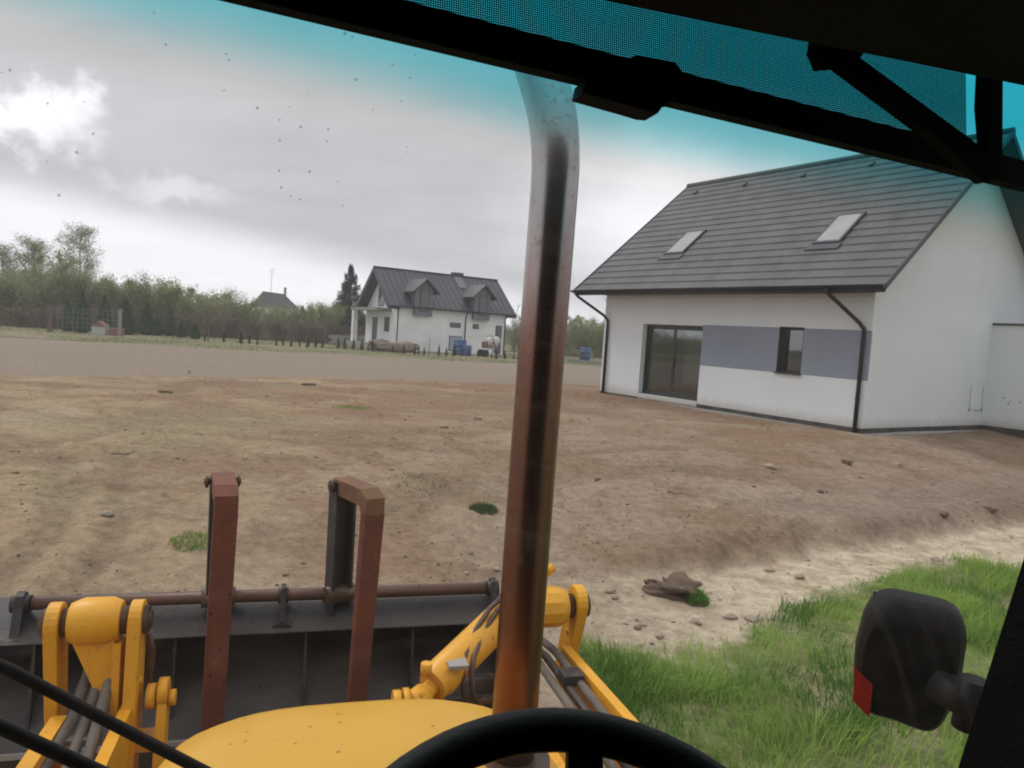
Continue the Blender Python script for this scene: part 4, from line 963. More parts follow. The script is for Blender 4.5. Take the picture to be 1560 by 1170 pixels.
# prototypes of the hedge trees
protos = []
for i, (sd_, stems, H0, spread, lv, lf, cl, dl) in enumerate(((1, 4, 4.0, 1.9, 9000, .062, .30, .0), (2, 3, 4.5, 1.7, 8000, .060, .27, .1), (3, 5, 3.8, 1.9, 9000, .060, .32, .0))):
    mb, ld = limb_tree(sd_, H0, spread, .05, stems, lv, lf * .85, cl * 1.35, .08, 1.1, 5, skirt=.22)
    protos.append((finish_tree('willow_tree', mb, ld, M['spring_leaf'], M['bark'], 'x', 'tree', 'trees of the far hedge'), H0, [True]))
mb, ld = limb_tree(14, 3.4, 1.6, .025, 6, 9500, .045, .40, .08, .9, 4, skirt=.38)
brush = (finish_tree('brushwood_shrub', mb, ld, M['twig_brown'], M['bark'], 'x', 'shrub', 'brown bare shrubs at the foot of the hedge'), 3.4, [True])
hedge = [(-50.7, 61.0, 4.3), (-51.7, 63.0, 4.4), (-45.5, 56.6, 4.6), (-42.5, 55.5, 4.3), (-45.0, 59.8, 4.8), (-46.7, 64.0, 4.5), (-43.3, 60.3, 4.6), (-44.6, 63.6, 3.9), (-41.7, 60.9, 4.4), (-42.5, 63.0, 4.9), (-40.9, 61.7, 4.2), (-39.5, 60.8, 4.2), (-40.9, 64.2, 5.6), (-39.5, 63.1, 6.3), (-37.8, 62.7, 6.0), (-39.2, 66.6, 5.9), (-38.3, 66.7, 6.0), (-35.6, 63.3, 5.4), (-34.4, 62.7, 5.3), (-36.2, 68.1, 4.9), (-34.2, 66.1, 4.2), (-31.2, 62.6, 4.6), (-30.8, 63.0, 4.9), (-30.8, 63.8, 4.8), (-31.7, 68.3, 4.3), (-32.9, 73.1, 4.6), (-29.7, 68.5, 4.0), (-29.7, 71.0, 4.2), (-27.4, 68.1, 3.9), (-25.8, 66.4, 4.1), (-28.4, 76.0, 3.7), (-23.6, 66.1, 3.5), (-25.7, 74.8, 3.3), (-22.6, 68.4, 3.4), (-24.6, 76.8, 3.6), (-21.9, 71.5, 3.4), (-22.4, 75.7, 3.8), (-19.9, 70.6, 3.8), (-19.5, 73.0, 3.8), (-17.8, 69.6, 4.0), (-19.0, 78.9, 4.5), (-15.7, 79.3, 4.2), (-13.2, 80.1, 3.9), (-11.0, 81.5, 3.6),
         (.3, 82.4, 4.0), (1.6, 81.3, 4.0), (2.6, 78.2, 3.9), (4.1, 82.8, 4.1), (5.2, 77.7, 3.9), (6.5, 82.3, 4.9), (7.6, 78.8, 4.7), (9.2, 82.7, 4.6), (10.1, 82.3, 4.9), (10.8, 76.8, 4.7), (13, 79, 4.6), (16, 80, 4.8)]
left = sorted([h for h in hedge if h[0] < -8], key=lambda h: h[0] / h[1]); right = sorted([h for h in hedge if h[0] >= -8], key=lambda h: h[0] / h[1])
q = random.Random(5); k = 0
for grp, where in ((left, 'in hedge left of far house'), (right, 'in hedge right of far house')):
    for i, (x, y, h) in enumerate(grp):
        pr, h0, fl = protos[k % 3]
        place(pr, fl, x, y, h * q.uniform(.88, 1.16), h0, q.uniform(0, 6), 'grey green spring tree, %s from the left %s' % (ordn(i), where), q.uniform(.85, 1.15)); k += 1
bl = [(-43.0, 53.6, 2.0), (-41.3, 54.8, 1.8), (-39.6, 55.6, 2.1), (-37.9, 56.8, 1.8), (-36.4, 57.7, 2.0), (-34.8, 58.6, 1.9), (-33.0, 59.6, 2.2), (-31.4, 60.6, 2.0), (-29.3, 61.4, 2.1), (-27.7, 62.6, 2.0), (-26.0, 63.2, 2.1), (-24.4, 64.0, 2.2), (-22.6, 64.9, 2.0), (-21.0, 65.8, 2.3), (-19.6, 67.1, 2.1), (-18.2, 67.4, 2.2), (-16.4, 69.5, 2.2), (-14.6, 70.4, 1.9)]
bl = sorted(bl, key=lambda h: h[0] / h[1])
for i, (x, y, h) in enumerate(bl): place(brush[0], brush[2], x, y, h, brush[1], i * 1.3, 'brownish twiggy shrub, %s from the left at the foot of the hedge' % ordn(i), 1.35)
# the tall airy birch and its neighbour
mb, ld = airy_tree(41, 9.8, 2.6, 15000, .055)
tt = finish_tree('birch_tree', mb, ld, M['birch_leaf'], M['birch_bark'], 'tall airy birch rising highest above the hedge at the left', 'tree'); tt.location = (-44.3, 75, -.4); tt.scale = (1.05, 1.05, 1.0)
mb, ld = airy_tree(43, 8.0, 2.2, 15000, .055, 44, .1, .8, .05, .26)
tt = finish_tree('deciduous_tree', mb, ld, M['birch_leaf'], M['bark'], 'rounded grey green tree just left of the tall birch', 'tree'); tt.location = (-46.4, 71, -.4); tt.scale = (1.0, 1.0, 1.0)
mb, ld = airy_tree(47, 7.0, 2.0, 10000, .055, 40, .1, .8, .05, .26)
tt = finish_tree('deciduous_tree', mb, ld, M['birch_leaf'], M['bark'], 'thin leaved tree at the far left edge of the hedge', 'tree'); tt.location = (-47.9, 69, -.4)
mb, ld = spruce_data(8, 7.9, 2.5, 20000, .08, 26, .85)
tt = finish_tree('spruce_tree', mb, ld, M['spruce_needle'], M['bark'], 'dark pointed spruce rising directly left of the far white house', 'tree'); tt.location = (-16.8, 74.5, -.4)
# bare trees behind the far house
for i, (x, y, h, lab) in enumerate(((-12.6, 86, 9.4, 'leafless tree showing above the ridge of the far house'), (-.2, 84, 6.2, 'leafless tree at the right end of the far house'), (10.2, 80, 7.6, 'leafless tree over the left eave of the near house'))):
    q2 = limb_tree(60 + i, h, 1.5, .08, 2, 900, .03, .15, .3, 1.1, 5)
    finish_tree('bare_tree', q2[0], q2[1], M['twig_brown'], M['bark'], lab, 'tree', 'leafless trees beyond the houses').location = (x, y, -.4)
# young conifers in front of the hedge
cps = []
for i in range(2):
    mb, ld = cone_data(70 + i, 2.0, .62, 4200, .05); cps.append((finish_tree('conifer', mb, ld, M['thuja'], M['bark'], 'x', 'tree', 'young conifers in front of the hedge'), 2.0, [True]))
con = sorted([(-31.8, 54.2, 3.0), (-31.0, 55.7, 2.8), (-31.0, 58.8, 2.8), (-29.4, 58.9, 2.7), (-29.9, 57.2, 1.7), (-27.8, 59.5, 2.3), (-28.6, 59.0, 1.5), (-26.3, 58.3, 1.3), (-24.2, 56.0, 1.2), (-33.6, 55.5, 2.4)], key=lambda h: h[0] / h[1])
for i, (x, y, h) in enumerate(con): place(cps[i % 2][0], cps[i % 2][2], x, y, h, 2.0, i * 1.1, 'dark green young conifer, %s from the left before the hedge' % ordn(i), .95 if h > 2 else 1.2)
# row of tiny seedlings along the field edge
mb, ld = cone_data(90, .6, .13, 420, .028); sp = (finish_tree('seedling', mb, ld, M['seedling'], M['bark'], 'x', 'seedling', 'row of seedlings along the field edge'), .6, [True])
seeds = [(-22.3, 53.2), (-21.4, 54.4), (-19.5, 52.7), (-19.3, 53.8), (-18.2, 52.3), (-17.2, 53.4), (-17.0, 54.3), (-16.3, 54.0), (-16.0, 55.1), (-15.3, 54.8), (-15.0, 55.8), (-14.5, 55.9), (-13.4, 56.3), (-12.8, 55.9), (-12.1, 55.6), (-11.4, 55.3), (-11.1, 56.2), (-10.8, 56.2), (-9.1, 55.4), (-8.1, 54.2), (-7.3, 54.3), (-7.1, 54.9), (-6.6, 54.3), (-5.6, 55.0), (-5.0, 54.6), (-4.5, 55.6), (-3.9, 55.4), (-3.5, 57.2), (-2.7, 56.2), (-2.4, 56.8), (-1.7, 56.7), (-1.3, 55.9), (-.7, 57.1), (0, 58.0)]
seeds.sort(key=lambda h: h[0] / h[1]); q = random.Random(8)
for i, (x, y) in enumerate(seeds): place(sp[0], sp[2], x, y, q.uniform(.45, .85), .6, q.uniform(0, 6), 'tiny dark evergreen seedling, %s from the left along the field edge' % ordn(i), q.uniform(.8, 1.2))
# far woodland closing the horizon
rs = np.random.RandomState(33); n = 60000
az = rs.uniform(-75, 65, n); dist = rs.uniform(118, 150, n); hx = dist * np.sin(np.radians(az)); hy = dist * np.cos(np.radians(az))
top = 3.6 + 1.6 * fbm(az * .35, az * 0, 4) + 1.2 * fbm(az * 2.1, az * 0 + 5, 3)
P = np.stack([hx, hy, -.6 + top * rs.rand(n) ** .7], 1)
v, f, tn = cards(P, .28, rs, .4 + .5 * fbm(az * .9, az * 0 + 9, 3) + rs.uniform(-.3, .3, n))
tag(link('far_woodland', raw_mesh('far_woodland', v, f, 4, tn), M['spring_leaf']), kind='stuff')

# ------------------------------------------------------------------ the loader tractor (frame: x right, y forward, z up from its own ground)
tr = empty('loader_tractor', (0, 0, -.6), R(16.05), 'yellow loader tractor seen from inside its cab, with upright exhaust pipe and front bucket', 'tractor')
CX = .17
# bonnet: lofted sections
def hood_section(y, half, ztop, zside, e=3.0):
    pts = []
    for i in range(25):
        a = PI * i / 24
        c, s = math.cos(a), math.sin(a)
        pts.append((CX - half * math.copysign(abs(c) ** (2 / e), c), y, zside + (ztop - zside) * abs(s) ** (2 / e)))
    return [(CX - half * 1.0, y, .65)] + pts + [(CX + half * 1.0, y, .65)]
b = bmesh.new(); secs = []
for (y, half, zt, zs) in ((.82, .52, 1.345, 1.10), (1.2, .515, 1.34, 1.10), (1.5, .50, 1.33, 1.10), (1.7, .485, 1.312, 1.09), (1.84, .465, 1.285, 1.06), (1.93, .44, 1.245, 1.02), (1.975, .41, 1.18, .95), (1.99, .38, 1.08, .88)):
    secs.append([b.verts.new(p) for p in hood_section(y, half, zt, zs, 3.1)])
for i in range(len(secs) - 1):
    for k in range(len(secs[0]) - 1): b.faces.new([secs[i][k], secs[i][k + 1], secs[i + 1][k + 1], secs[i + 1][k]])
b.faces.new(secs[-1]); b.faces.new(secs[0][::-1]); bmesh.ops.recalc_face_normals(b, faces=b.faces)
me = bpy.data.meshes.new('bonnet'); b.to_mesh(me); b.free()
for p in me.polygons: p.use_smooth = len(p.vertices) == 4
hood = link('bonnet', me, M['hood'], tr)
b = MB(); b.tube([(-.02, 1.27, 1.3425), (.1, 1.345, 1.3395), (.28, 1.372, 1.337), (.45, 1.36, 1.332)], .0035, 6); b.build('seam', M['rubber'], hood)
b = MB(); ring = [(.485 + .085 * math.cos(a), 1.5 + .10 * math.sin(a)) for a in [2 * PI * i / 28 for i in range(28)]]; b.prism(ring, 1.285, 1.322, 'z'); b.build('exhaust_opening', M['pin'], hood)
b = MB(); b.box(CX - .38, CX + .38, .1, 1.9, .35, .66); b.box(CX - .25, CX + .25, 1.9, 2.2, .4, .9); b.build('chassis', M['black_steel'], tr)
# exhaust pipe with the curved outlet
b = MB(); pth = [(.487, 1.5, 1.20), (.488, 1.5, 1.6), (.490, 1.5, 2.0), (.494, 1.5, 2.35), (.496, 1.5, 2.55)]
pth += [(.496, 1.501, 2.60), (.494, 1.503, 2.64), (.490, 1.508, 2.68), (.485, 1.516, 2.715), (.479, 1.527, 2.75), (.471, 1.54, 2.785), (.462, 1.555, 2.82), (.455, 1.57, 2.85)]
b.tube(pth, [.050] * 5 + [.0505, .051, .0515, .052, .0525, .053, .053, .053], 40)
pipe = b.build('exhaust_pipe', M['exhaust'], tr)
b = MB(); b.tube([(.4548, 1.5705, 2.851), (.454, 1.572, 2.855)], .044, 24); b.build('outlet_bore', M['rubber'], pipe)
# cross tube, bucket
b = MB(); b.tube([(-1.06, 3.4, 1.005), (.95, 3.4, 1.005)], .027, 14); tube_ = b.build('fork_rail', M['tube'], tr)
for (x, wdt) in ((-1.065, .035), (-.03, .022), (.945, .028)):
    c = MB(); c.prism([(3.36, 1.0), (3.372, 1.045), (3.4, 1.06), (3.428, 1.045), (3.44, 1.0), (3.45, .93), (3.30, .865), (3.32, .90)], x - wdt / 2, x + wdt / 2, 'x', bev=.004)
    c.tube([(x - wdt, 3.4, 1.005), (x + wdt, 3.4, 1.005)], .036, 12)
    if x < -.5: c.tube([(x - .05, 3.31, .875), (x + .03, 3.31, .875)], .014, 8)
    else: c.prism([(x - .085, .862), (x, .925), (x + .085, .862)], 3.31, 3.325, 'y')
    c.build('rail_bracket', M['black_steel'], tube_)
bx0, bx1 = -1.42, 1.0
bk = MB()
def plate(mb, pts, x0, x1, th=.014):
    """sheet bent along pts (y,z) with real thickness"""
    n = len(pts); out = []
    for i, (y, z) in enumerate(pts):
        a = Vector(pts[max(i - 1, 0)]); c = Vector(pts[min(i + 1, n - 1)]); d = (c - a).normalized(); out.append((y - d.y * th, z + d.x * th))
    mb.prism(pts + out[::-1], x0, x1, 'x')
plate(bk, [(3.30, .868), (3.44, .945), (3.60, .95), (3.62, .92)], bx0, bx1)
plate(bk, [(3.545, .735), (3.24, .515), (3.20, .475)], bx0, bx1)
plate(bk, [(3.20, .46), (3.26, .26), (3.5, .16), (4.1, .14)], bx0, bx1, .02)
for x in (bx0, bx1 - .02): bk.prism([(3.60, .95), (3.44, .94), (3.2, .47), (3.26, .26), (3.5, .15), (4.1, .14), (4.0, .35)], x, x + .02, 'x')
bucket = bk.build('bucket', M['scraped'], tr)
M['recess_shade'] = material('recess_shade_steel', (.010, .008, .008), .5, var=(.02, .015, .012), var_scale=3, bump=.1)  # shade of the recess under the flange, put into the plate's colour
b = MB(); plate(b, [(3.56, .945), (3.56, .78), (3.53, .715)], bx0 + .02, bx1 - .02); b.build('back_panel', M['recess_shade'], bucket)
b = MB(); b.box(bx0 + .02, bx1 - .02, 3.185, 3.2, .455, .475); b.build('worn_lip', M['edge'], bucket)
for x in (-1.0, -.47, .07, .55, .80):
    c = MB(); c.prism([(3.335, .868), (3.55, .92), (3.55, .80), (3.488, .708), (3.26, .54)], x, x + .012, 'x'); c.build('rib', M['black_steel'], bucket)
b = MB(); plate(b, [(3.292, .872), (3.43, .949)], bx0 + .001, bx1 - .001, .006); b.build('top_flange', M['black_steel'], bucket)
# pallet forks flipped back
def fork(x, y, yaw, lean, label, zt=1.515):
    g = MB(); f_ = MB()
    Mx = Matrix.Translation((x, y, 0)) @ Matrix.Rotation(yaw, 4, 'Z')
    # rusty neck and hanging tine
    hw = .046
    neck = [(.02, zt + .045), (-.235, zt + .045), (-.29, zt + .01), (-.29, zt - .06), (-.245, zt - .06), (-.225, zt - .03), (.02, zt - .03)]
    g.prism(neck, -hw, hw, 'x', Mx, bev=.004)
    fk = g.build('pallet_fork', M['rust_yellow'] if x > 0 else M['rust'], tr); fk['label'] = label
    g = MB(); g.hexa([(-hw, -.29, zt - .06), (hw, -.29, zt - .06), (hw, -.247, zt - .06), (-hw, -.247, zt - .06)], [(-hw * .95 + lean, -.255, .50), (hw * .95 + lean, -.255, .50), (hw * .95 + lean, -.235, .50), (-hw * .95 + lean, -.235, .50)])
    bmesh.ops.transform(g.b, matrix=Mx, verts=g.b.verts)
    g.build('tine', M['rust'], fk)
    g = MB()
    for s in (-1, 1): g.box(s * .045 - .006, s * .045 + .006, -.03, .045, .885, zt + .03, Mx)
    g.box(-.039, .039, .02, .045, .885, zt - .04, Mx); g.build('shank', M['black_steel'], fk)
    g = MB(); p0 = Mx @ Vector((-.075, .0, zt + .01)); p1 = Mx @ Vector((.075, .0, zt + .01)); g.tube([p0, p1], .014, 10)
    for s in (-1, 1):
        p0 = Mx @ Vector((s * .058, 0, zt + .01)); p1 = Mx @ Vector((s * .070, 0, zt + .01)); g.tube([p0, p1], .028, 6)
    g.build('fork_pin', M['pin'], fk)
    g = MB(); p0 = Mx @ Vector((-.07, 0, 1.005)); p1 = Mx @ Vector((.07, 0, 1.005)); g.tube([p0, p1], .04, 12); g.build('collar', M['pin'], fk)
fork(-.305, 3.4, R(8.5), -.02, 'rusty fork with its shank hidden behind the hanging tine', 1.515)
fork(.215, 3.4, R(24), -.02, 'rusty fork twisted so its black shank shows on the left', 1.50)

# loader arms
def side_plate(mb, x0, x1, path, wd, y0=2.9, z0=1.115, r=.072):
    """flat link: round head at (y0, z0) and a straight blade to the foot"""
    (yf, zf) = path; d = Vector((yf - y0, zf - z0)).normalized(); nrm = Vector((-d.y, d.x))
    a0 = math.atan2(nrm.y, nrm.x); pts = []
    for i in range(11):
        a = a0 + PI * i / 10 if (Vector((math.cos(a0 + PI / 2), math.sin(a0 + PI / 2))).dot(d) < 0) else a0 - PI * i / 10
        pts.append((y0 + r * math.cos(a), z0 + r * math.sin(a)))
    e = Vector((yf, zf)); pts += [tuple(e - nrm * wd), tuple(e + nrm * wd)]
    mb.prism(pts, x0, x1, 'x', bev=.004)
    for f_ in (.35, .75):
        yy = y0 + (yf - y0) * f_; zz_ = z0 + (zf - z0) * f_; mb.tube([(x0 - .008, yy, zz_), (x1 + .008, yy, zz_)], .012, 6)
def barrel_tube(mb, x0, x1, y, z, r):
    w_ = x1 - x0; mb.tube([(x0, y, z), (x0 + .012, y, z), (x0 + w_ * .22, y, z), (x0 + w_ * .78, y, z), (x1 - .012, y, z), (x1, y, z)], [r * .80, r * .88, r, r, r * .88, r * .80], 12)
# left arm
g = MB(); g.hexa([(-.79, 2.84, .80), (-.74, 2.84, .80), (-.74, 2.84, .62), (-.79, 2.84, .62)], [(-.79, 1.6, .86), (-.74, 1.6, .86), (-.74, 1.6, .66), (-.79, 1.6, .66)])
g.hexa([(-.565, 2.84, .83), (-.525, 2.84, .83), (-.525, 2.84, .60), (-.565, 2.84, .60)], [(-.565, 1.6, .84), (-.525, 1.6, .84), (-.525, 1.6, .66), (-.565, 1.6, .66)])
g.box(-.74, -.565, 1.6, 2.6, .60, .63)
la = g.build('loader_arm', M['yellow_worn'], tr); la['label'] = 'left yellow loader arm with dusty hoses between its plates'
g = MB(); side_plate(g, -.822, -.778, (2.93, .74), .058); g.build('outer_link', M['yellow_worn'], la)
g = MB(); side_plate(g, -.555, -.512, (2.80, .50), .062); g.build('inner_link', M['yellow_worn'], la)
g = MB(); barrel_tube(g, -.752, -.585, 2.9, 1.115, .086)
g.hexa([(-.735, 2.85, 1.06), (-.60, 2.85, 1.06), (-.60, 2.95, 1.06), (-.735, 2.95, 1.06)], [(-.64, 2.84, .84), (-.575, 2.84, .84), (-.575, 2.92, .84), (-.64, 2.92, .84)])
g.prism([(2.84, 1.05), (2.96, 1.05), (2.93, .68), (2.80, .68)], -.600, -.575, 'x')
g.build('pivot_barrel', M['yellow_worn'], la, 28)
g = MB(); g.tube([(-.84, 2.9, 1.115), (-.495, 2.9, 1.115)], .050, 16); g.tube([(-.85, 2.9, 1.115), (-.484, 2.9, 1.115)], .032, 12); g.build('pivot_pin', M['pin'], la)
for i, (x0, z0, x1, zz1) in enumerate(((-.70, .90, -.735, .70), (-.655, .90, -.67, .69), (-.612, .93, -.615, .70))):
    g = MB(); g.tube([(x0 + .01, 2.92, z0 + .03), (x0, 2.86, z0 - .02), (x0 - .008, 2.78, z0 - .09), (x1, 2.6, zz1 + .06), (x1, 2.3, zz1 + .05), (x1, 1.8, zz1 + .05)], .019, 10, squash=1.2); g.build('hydraulic_hose', M['hose'], la)
g = MB(); g.box(-.735, -.60, 2.68, 2.72, .775, .79); g.build('hose_clamp', M['hose'], la)
g = MB(); g.tube([(-.487, 2.86, .84), (-.455, 2.86, .84)], .045, 12); g.tube([(-.448, 2.86, .855), (-.415, 2.86, .855)], .05, 12); g.tube([(-.412, 2.86, .83), (-.39, 2.86, .83)], .03, 8)
g.prism([(2.83, .86), (2.89, .86), (2.87, .55), (2.74, .55)], -.447, -.415, 'x'); g.box(-.512, -.447, 2.8, 2.86, .66, .72); g.build('clevis', M['yellow_worn'], la)
g = MB(); g.tube([(-.50, 2.93, 1.05), (-.488, 2.94, .98), (-.495, 2.94, .88), (-.48, 2.92, .80)], .013, 8); g.build('grease_hose', M['pin'], la)
# right arm
g = MB(); g.hexa([(1.125, 2.88, .93), (1.165, 2.88, .93), (1.165, 2.88, .72), (1.125, 2.88, .72)], [(1.155, 1.6, .945), (1.195, 1.6, .945), (1.195, 1.6, .70), (1.155, 1.6, .70)])
g.hexa([(.86, 2.88, .84), (.90, 2.88, .84), (.90, 2.88, .66), (.86, 2.88, .66)], [(.86, 1.6, .84), (.90, 1.6, .84), (.90, 1.6, .66), (.86, 1.6, .66)])
g.box(.90, 1.125, 1.6, 2.7, .66, .69)
ra = g.build('loader_arm', M['yellow_worn'], tr); ra['label'] = 'right yellow loader arm partly hidden behind the exhaust pipe'
g = MB(); side_plate(g, 1.170, 1.215, (3.02, .70), .062); g.build('outer_link', M['yellow_worn'], ra)
g = MB(); barrel_tube(g, .955, 1.135, 2.9, 1.10, .086); g.build('pivot_barrel', M['yellow_worn'], ra, 28)
g = MB(); g.tube([(.90, 2.9, 1.10), (1.235, 2.9, 1.10)], .050, 16); g.tube([(.89, 2.9, 1.10), (1.24, 2.9, 1.10)], .03, 12); g.build('pivot_pin', M['pin'], ra)
g = MB(); g.tube([(1.03, 2.92, 1.15), (1.03, 2.93, 1.22), (1.06, 2.94, 1.245)], .014, 8); g.tube([(1.05, 2.94, 1.235), (1.085, 2.94, 1.26)], .022, 8); g.build('grease_fitting', M['yellow_worn'], ra)
g = MB(); side_plate(g, .905, .945, (3.0, .70), .055, 2.9, 1.10); g.build('inner_link', M['yellow_worn'], ra)
for i, (x, z) in enumerate(((1.00, .90), (1.045, .905), (1.09, .92))):
    g = MB(); g.tube([(x - .02, 3.02, z - .01), (x, 2.85, z), (x + .01, 2.5, z - .01), (x + .03, 1.9, z - .03)], .017, 10); g.build('hydraulic_line', M['hose'] if i != 1 else M['scraped'], ra)
g = MB(); g.box(1.03, 1.115, 2.58, 2.66, .90, .945, bev=.004); g.build('line_block', M['black_steel'], ra)
# tilt cylinder crossing to the right arm
g = MB(); A_ = Vector((.53, 2.66, .905)); B_ = Vector((.93, 3.02, 1.05)); D_ = (B_ - A_)
g.tube([A_, A_ + D_ * .06, A_ + D_ * .08, B_], [.060, .066, .072, .072], 20)
cyl = g.build('tilt_cylinder', M['yellow_worn'], ra, 40)
g = MB(); g.tube([A_ - D_ * .16, A_], .032, 14); g.tube([(.375, 2.60, .875), (.405, 2.60, .875)], .050, 12); g.tube([(.412, 2.60, .875), (.435, 2.60, .875)], .055, 12); g.tube([(.44, 2.6, .86), (.50, 2.64, .88)], .05, 10); g.box(.44, .52, 2.6, 2.66, .80, .845, bev=.005); g.box(.385, .42, 2.58, 2.62, .70, .86); g.box(.55, .575, 2.62, 2.68, .62, .86)
g.tube([A_ + Vector((-.03, -.02, .055)), A_ + Vector((-.03, -.02, .10))], .022, 8)
g.build('rod_clevis', M['yellow_worn'], cyl)
for k_, (o1, o2) in enumerate(((0, 0), (.035, -.008))):
    g = MB(); g.tube([(.87 + o1, 2.95, 1.13 + o2), (.80 + o1, 2.9, 1.10 + o2), (.72 + o1, 2.82, 1.035 + o2), (.665 + o1, 2.72, .99 + o2), (.65 + o1, 2.68, .93), (.655 + o1, 2.66, .86), (.69 + o1, 2.70, .80), (.78 + o1, 2.8, .76)], .0115, 8); g.build('hydraulic_hose', M['pin'], cyl)
g = MB(); g.box(.585, .66, 2.63, 2.70, .975, .99); g.build('hose_clip', M['edge'], cyl)
# dark quick hitch body between the arms, seen under the cylinder
g = MB(); g.tube([(.58, 2.98, .70), (.86, 2.98, .70)], .075, 16); g.prism([(2.9, .55), (3.15, .55), (3.15, .70), (2.98, .78), (2.9, .72)], .60, .86, 'x'); g.build('hitch_frame', M['black_steel'], tr)

# ------------------------------------------------------------------ cab
g = MB()                                       # curved windscreen with the top leaning forward a little
rows = [(1.15, .80), (1.8, .82), (2.3, .845), (2.55, .86), (2.80, .87)]; xs_ = [-.78, -.5, -.2, .17, .54, .84, 1.12]
def bow(x): return -.045 * ((x - CX) / .6) ** 2
vo = [[g.b.verts.new((x, y + bow(x), z)) for x in xs_] for z, y in rows]; vi = [[g.b.verts.new((x, y + bow(x) - .005, z)) for x in xs_] for z, y in rows]
for G_ in (vo, vi):
    for i in range(len(rows) - 1):
        for k in range(len(xs_) - 1): g.b.faces.new([G_[i][k], G_[i][k + 1], G_[i + 1][k + 1], G_[i + 1][k]])
ws = g.build('windscreen', M['windscreen'], tr, True)
g = MB()
for i in range(len(rows) - 1):
    pass
g.tube([(x, .80 + bow(x), 1.14) for x in xs_], .014, 8); g.tube([(x, .872 + bow(x), 2.81) for x in xs_], .014, 8); g.build('windscreen_seal', M['rubber'], ws)
# roof
g = MB(); g.box(-.80, 1.14, -1.1, .90, 2.80, 2.93, bev=.04); rf_ = g.build('cab_roof', M['roof_out'], tr, 30)
g = MB(); g.box(-.78, 1.12, -1.05, .615, 2.535, 2.798, bev=.012)
g.build('headliner', M['cab'], rf_)
# sun visor: rail with latch, perforated cloth, folding arms
g = MB(); g.hexa([(-.6, .742, 2.574), (-.6, .762, 2.574), (-.6, .762, 2.610), (-.6, .742, 2.610)], [(1.05, .742, 2.466), (1.05, .762, 2.466), (1.05, .762, 2.497), (1.05, .742, 2.497)])
vis = g.build('sun_visor', M['cab'], tr)
g = MB(); g.prism([(.267, 2.502), (.269, 2.516), (.311, 2.527), (.318, 2.546), (.325, 2.550), (.370, 2.549), (.378, 2.541), (.376, 2.512), (.362, 2.508), (.354, 2.494), (.344, 2.494)], .735, .77, 'y', bev=.002); g.build('visor_latch', M['cab'], vis)
g = MB(); g.b.faces.new([g.b.verts.new(c) for c in ((-.6, .752, 2.610), (.785, .752, 2.509), (.785, .790, 2.79), (-.6, .790, 2.79))])
vc = g.build('shade_cloth', M['shade_cloth'], vis)
g = MB(); g.prism([(.515, 2.60), (.59, 2.60), (.568, 2.573), (.731, 2.508), (.80, 2.478), (.76, 2.462), (.689, 2.50), (.545, 2.562), (.523, 2.556), (.512, 2.572)], .697, .712, 'y', bev=.001); g.build('folding_arm', M['cab'], vis)
g = MB(); g.prism([(.742, 2.62), (.77, 2.62), (.768, 2.586), (.781, 2.49), (.762, 2.488), (.747, 2.549)], .697, .712, 'y'); g.build('folding_arm', M['cab'], vis)
# A-pillars, unseen solid rear wall for a dark pipe reflection, seat, floor, dash
g = MB(); g.hexa([(.640, .50, 1.50), (.80, .50, 1.50), (.80, .60, 1.50), (.622, .60, 1.50)], [(.91, .50, 2.55), (1.08, .50, 2.55), (1.08, .60, 2.55), (.890, .60, 2.55)])
g.hexa([(.60, .50, .9), (.80, .50, .9), (.80, .62, .9), (.60, .62, .9)], [(.640, .50, 1.50), (.80, .50, 1.50), (.80, .60, 1.50), (.622, .60, 1.50)]); g.build('pillar', M['cab'], tr)
g = MB(); g.hexa([(-.60, .50, .9), (-.48, .50, .9), (-.48, .62, .9), (-.60, .62, .9)], [(-.72, .62, 2.55), (-.60, .62, 2.55), (-.60, .74, 2.55), (-.72, .74, 2.55)]); g.build('pillar', M['cab'], tr)
g = MB(); g.box(-.6, .95, -1.0, -.94, .7, 2.54); g.box(-.6, .95, -.94, .55, .66, .72); g.box(-.66, -.6, -1.0, .2, .7, 1.55); g.box(.95, 1.01, -1.0, .2, .7, 1.55)
g.box(-.66, -.58, -1.0, -.85, 1.55, 2.54); g.box(.93, 1.01, -1.0, -.85, 1.55, 2.54); g.build('cab_shell', M['cab'], tr)
M['added_side_tint'] = glass_mat('added_dark_side_glass', (.10, .13, .13), .04)  # unseen side panes, added near opaque to darken the exhaust pipe's reflection
for sx_ in (-.70, 1.04):
    g = MB(); g.box(sx_ - .003, sx_ + .003, -.98, .46, .9, 2.53); sd_g = g.build('side_window', M['added_side_tint'], tr)
    g = MB(); g.box(sx_ - .02, sx_ + .02, -.98, .46, .86, .90); g.box(sx_ - .02, sx_ + .02, .46, .52, .86, 2.53); g.box(sx_ - .02, sx_ + .02, -1.02, -.98, .86, 2.53); g.build('window_frame', M['cab'], sd_g)
g = MB(); g.box(-.70, 1.04, -1.06, -1.0, .7, 2.54); g.build('added_rear_panel', M['cab'], tr)  # unseen full-width back, added so the exhaust pipe reflects a dark cab
g = MB(); g.box(-.12, .38, -.75, -.2, 1.0, 1.2, bev=.05); g.box(-.12, .38, -.88, -.72, 1.2, 2.0, bev=.05); g.build('driver_seat', M['rubber'], tr)
g = MB(); g.prism([(.45, .72), (.78, .72), (.78, 1.32), (.62, 1.55), (.5, 1.55)], -.2, .56, 'x', bev=.02); g.build('dashboard', M['cab'], tr)
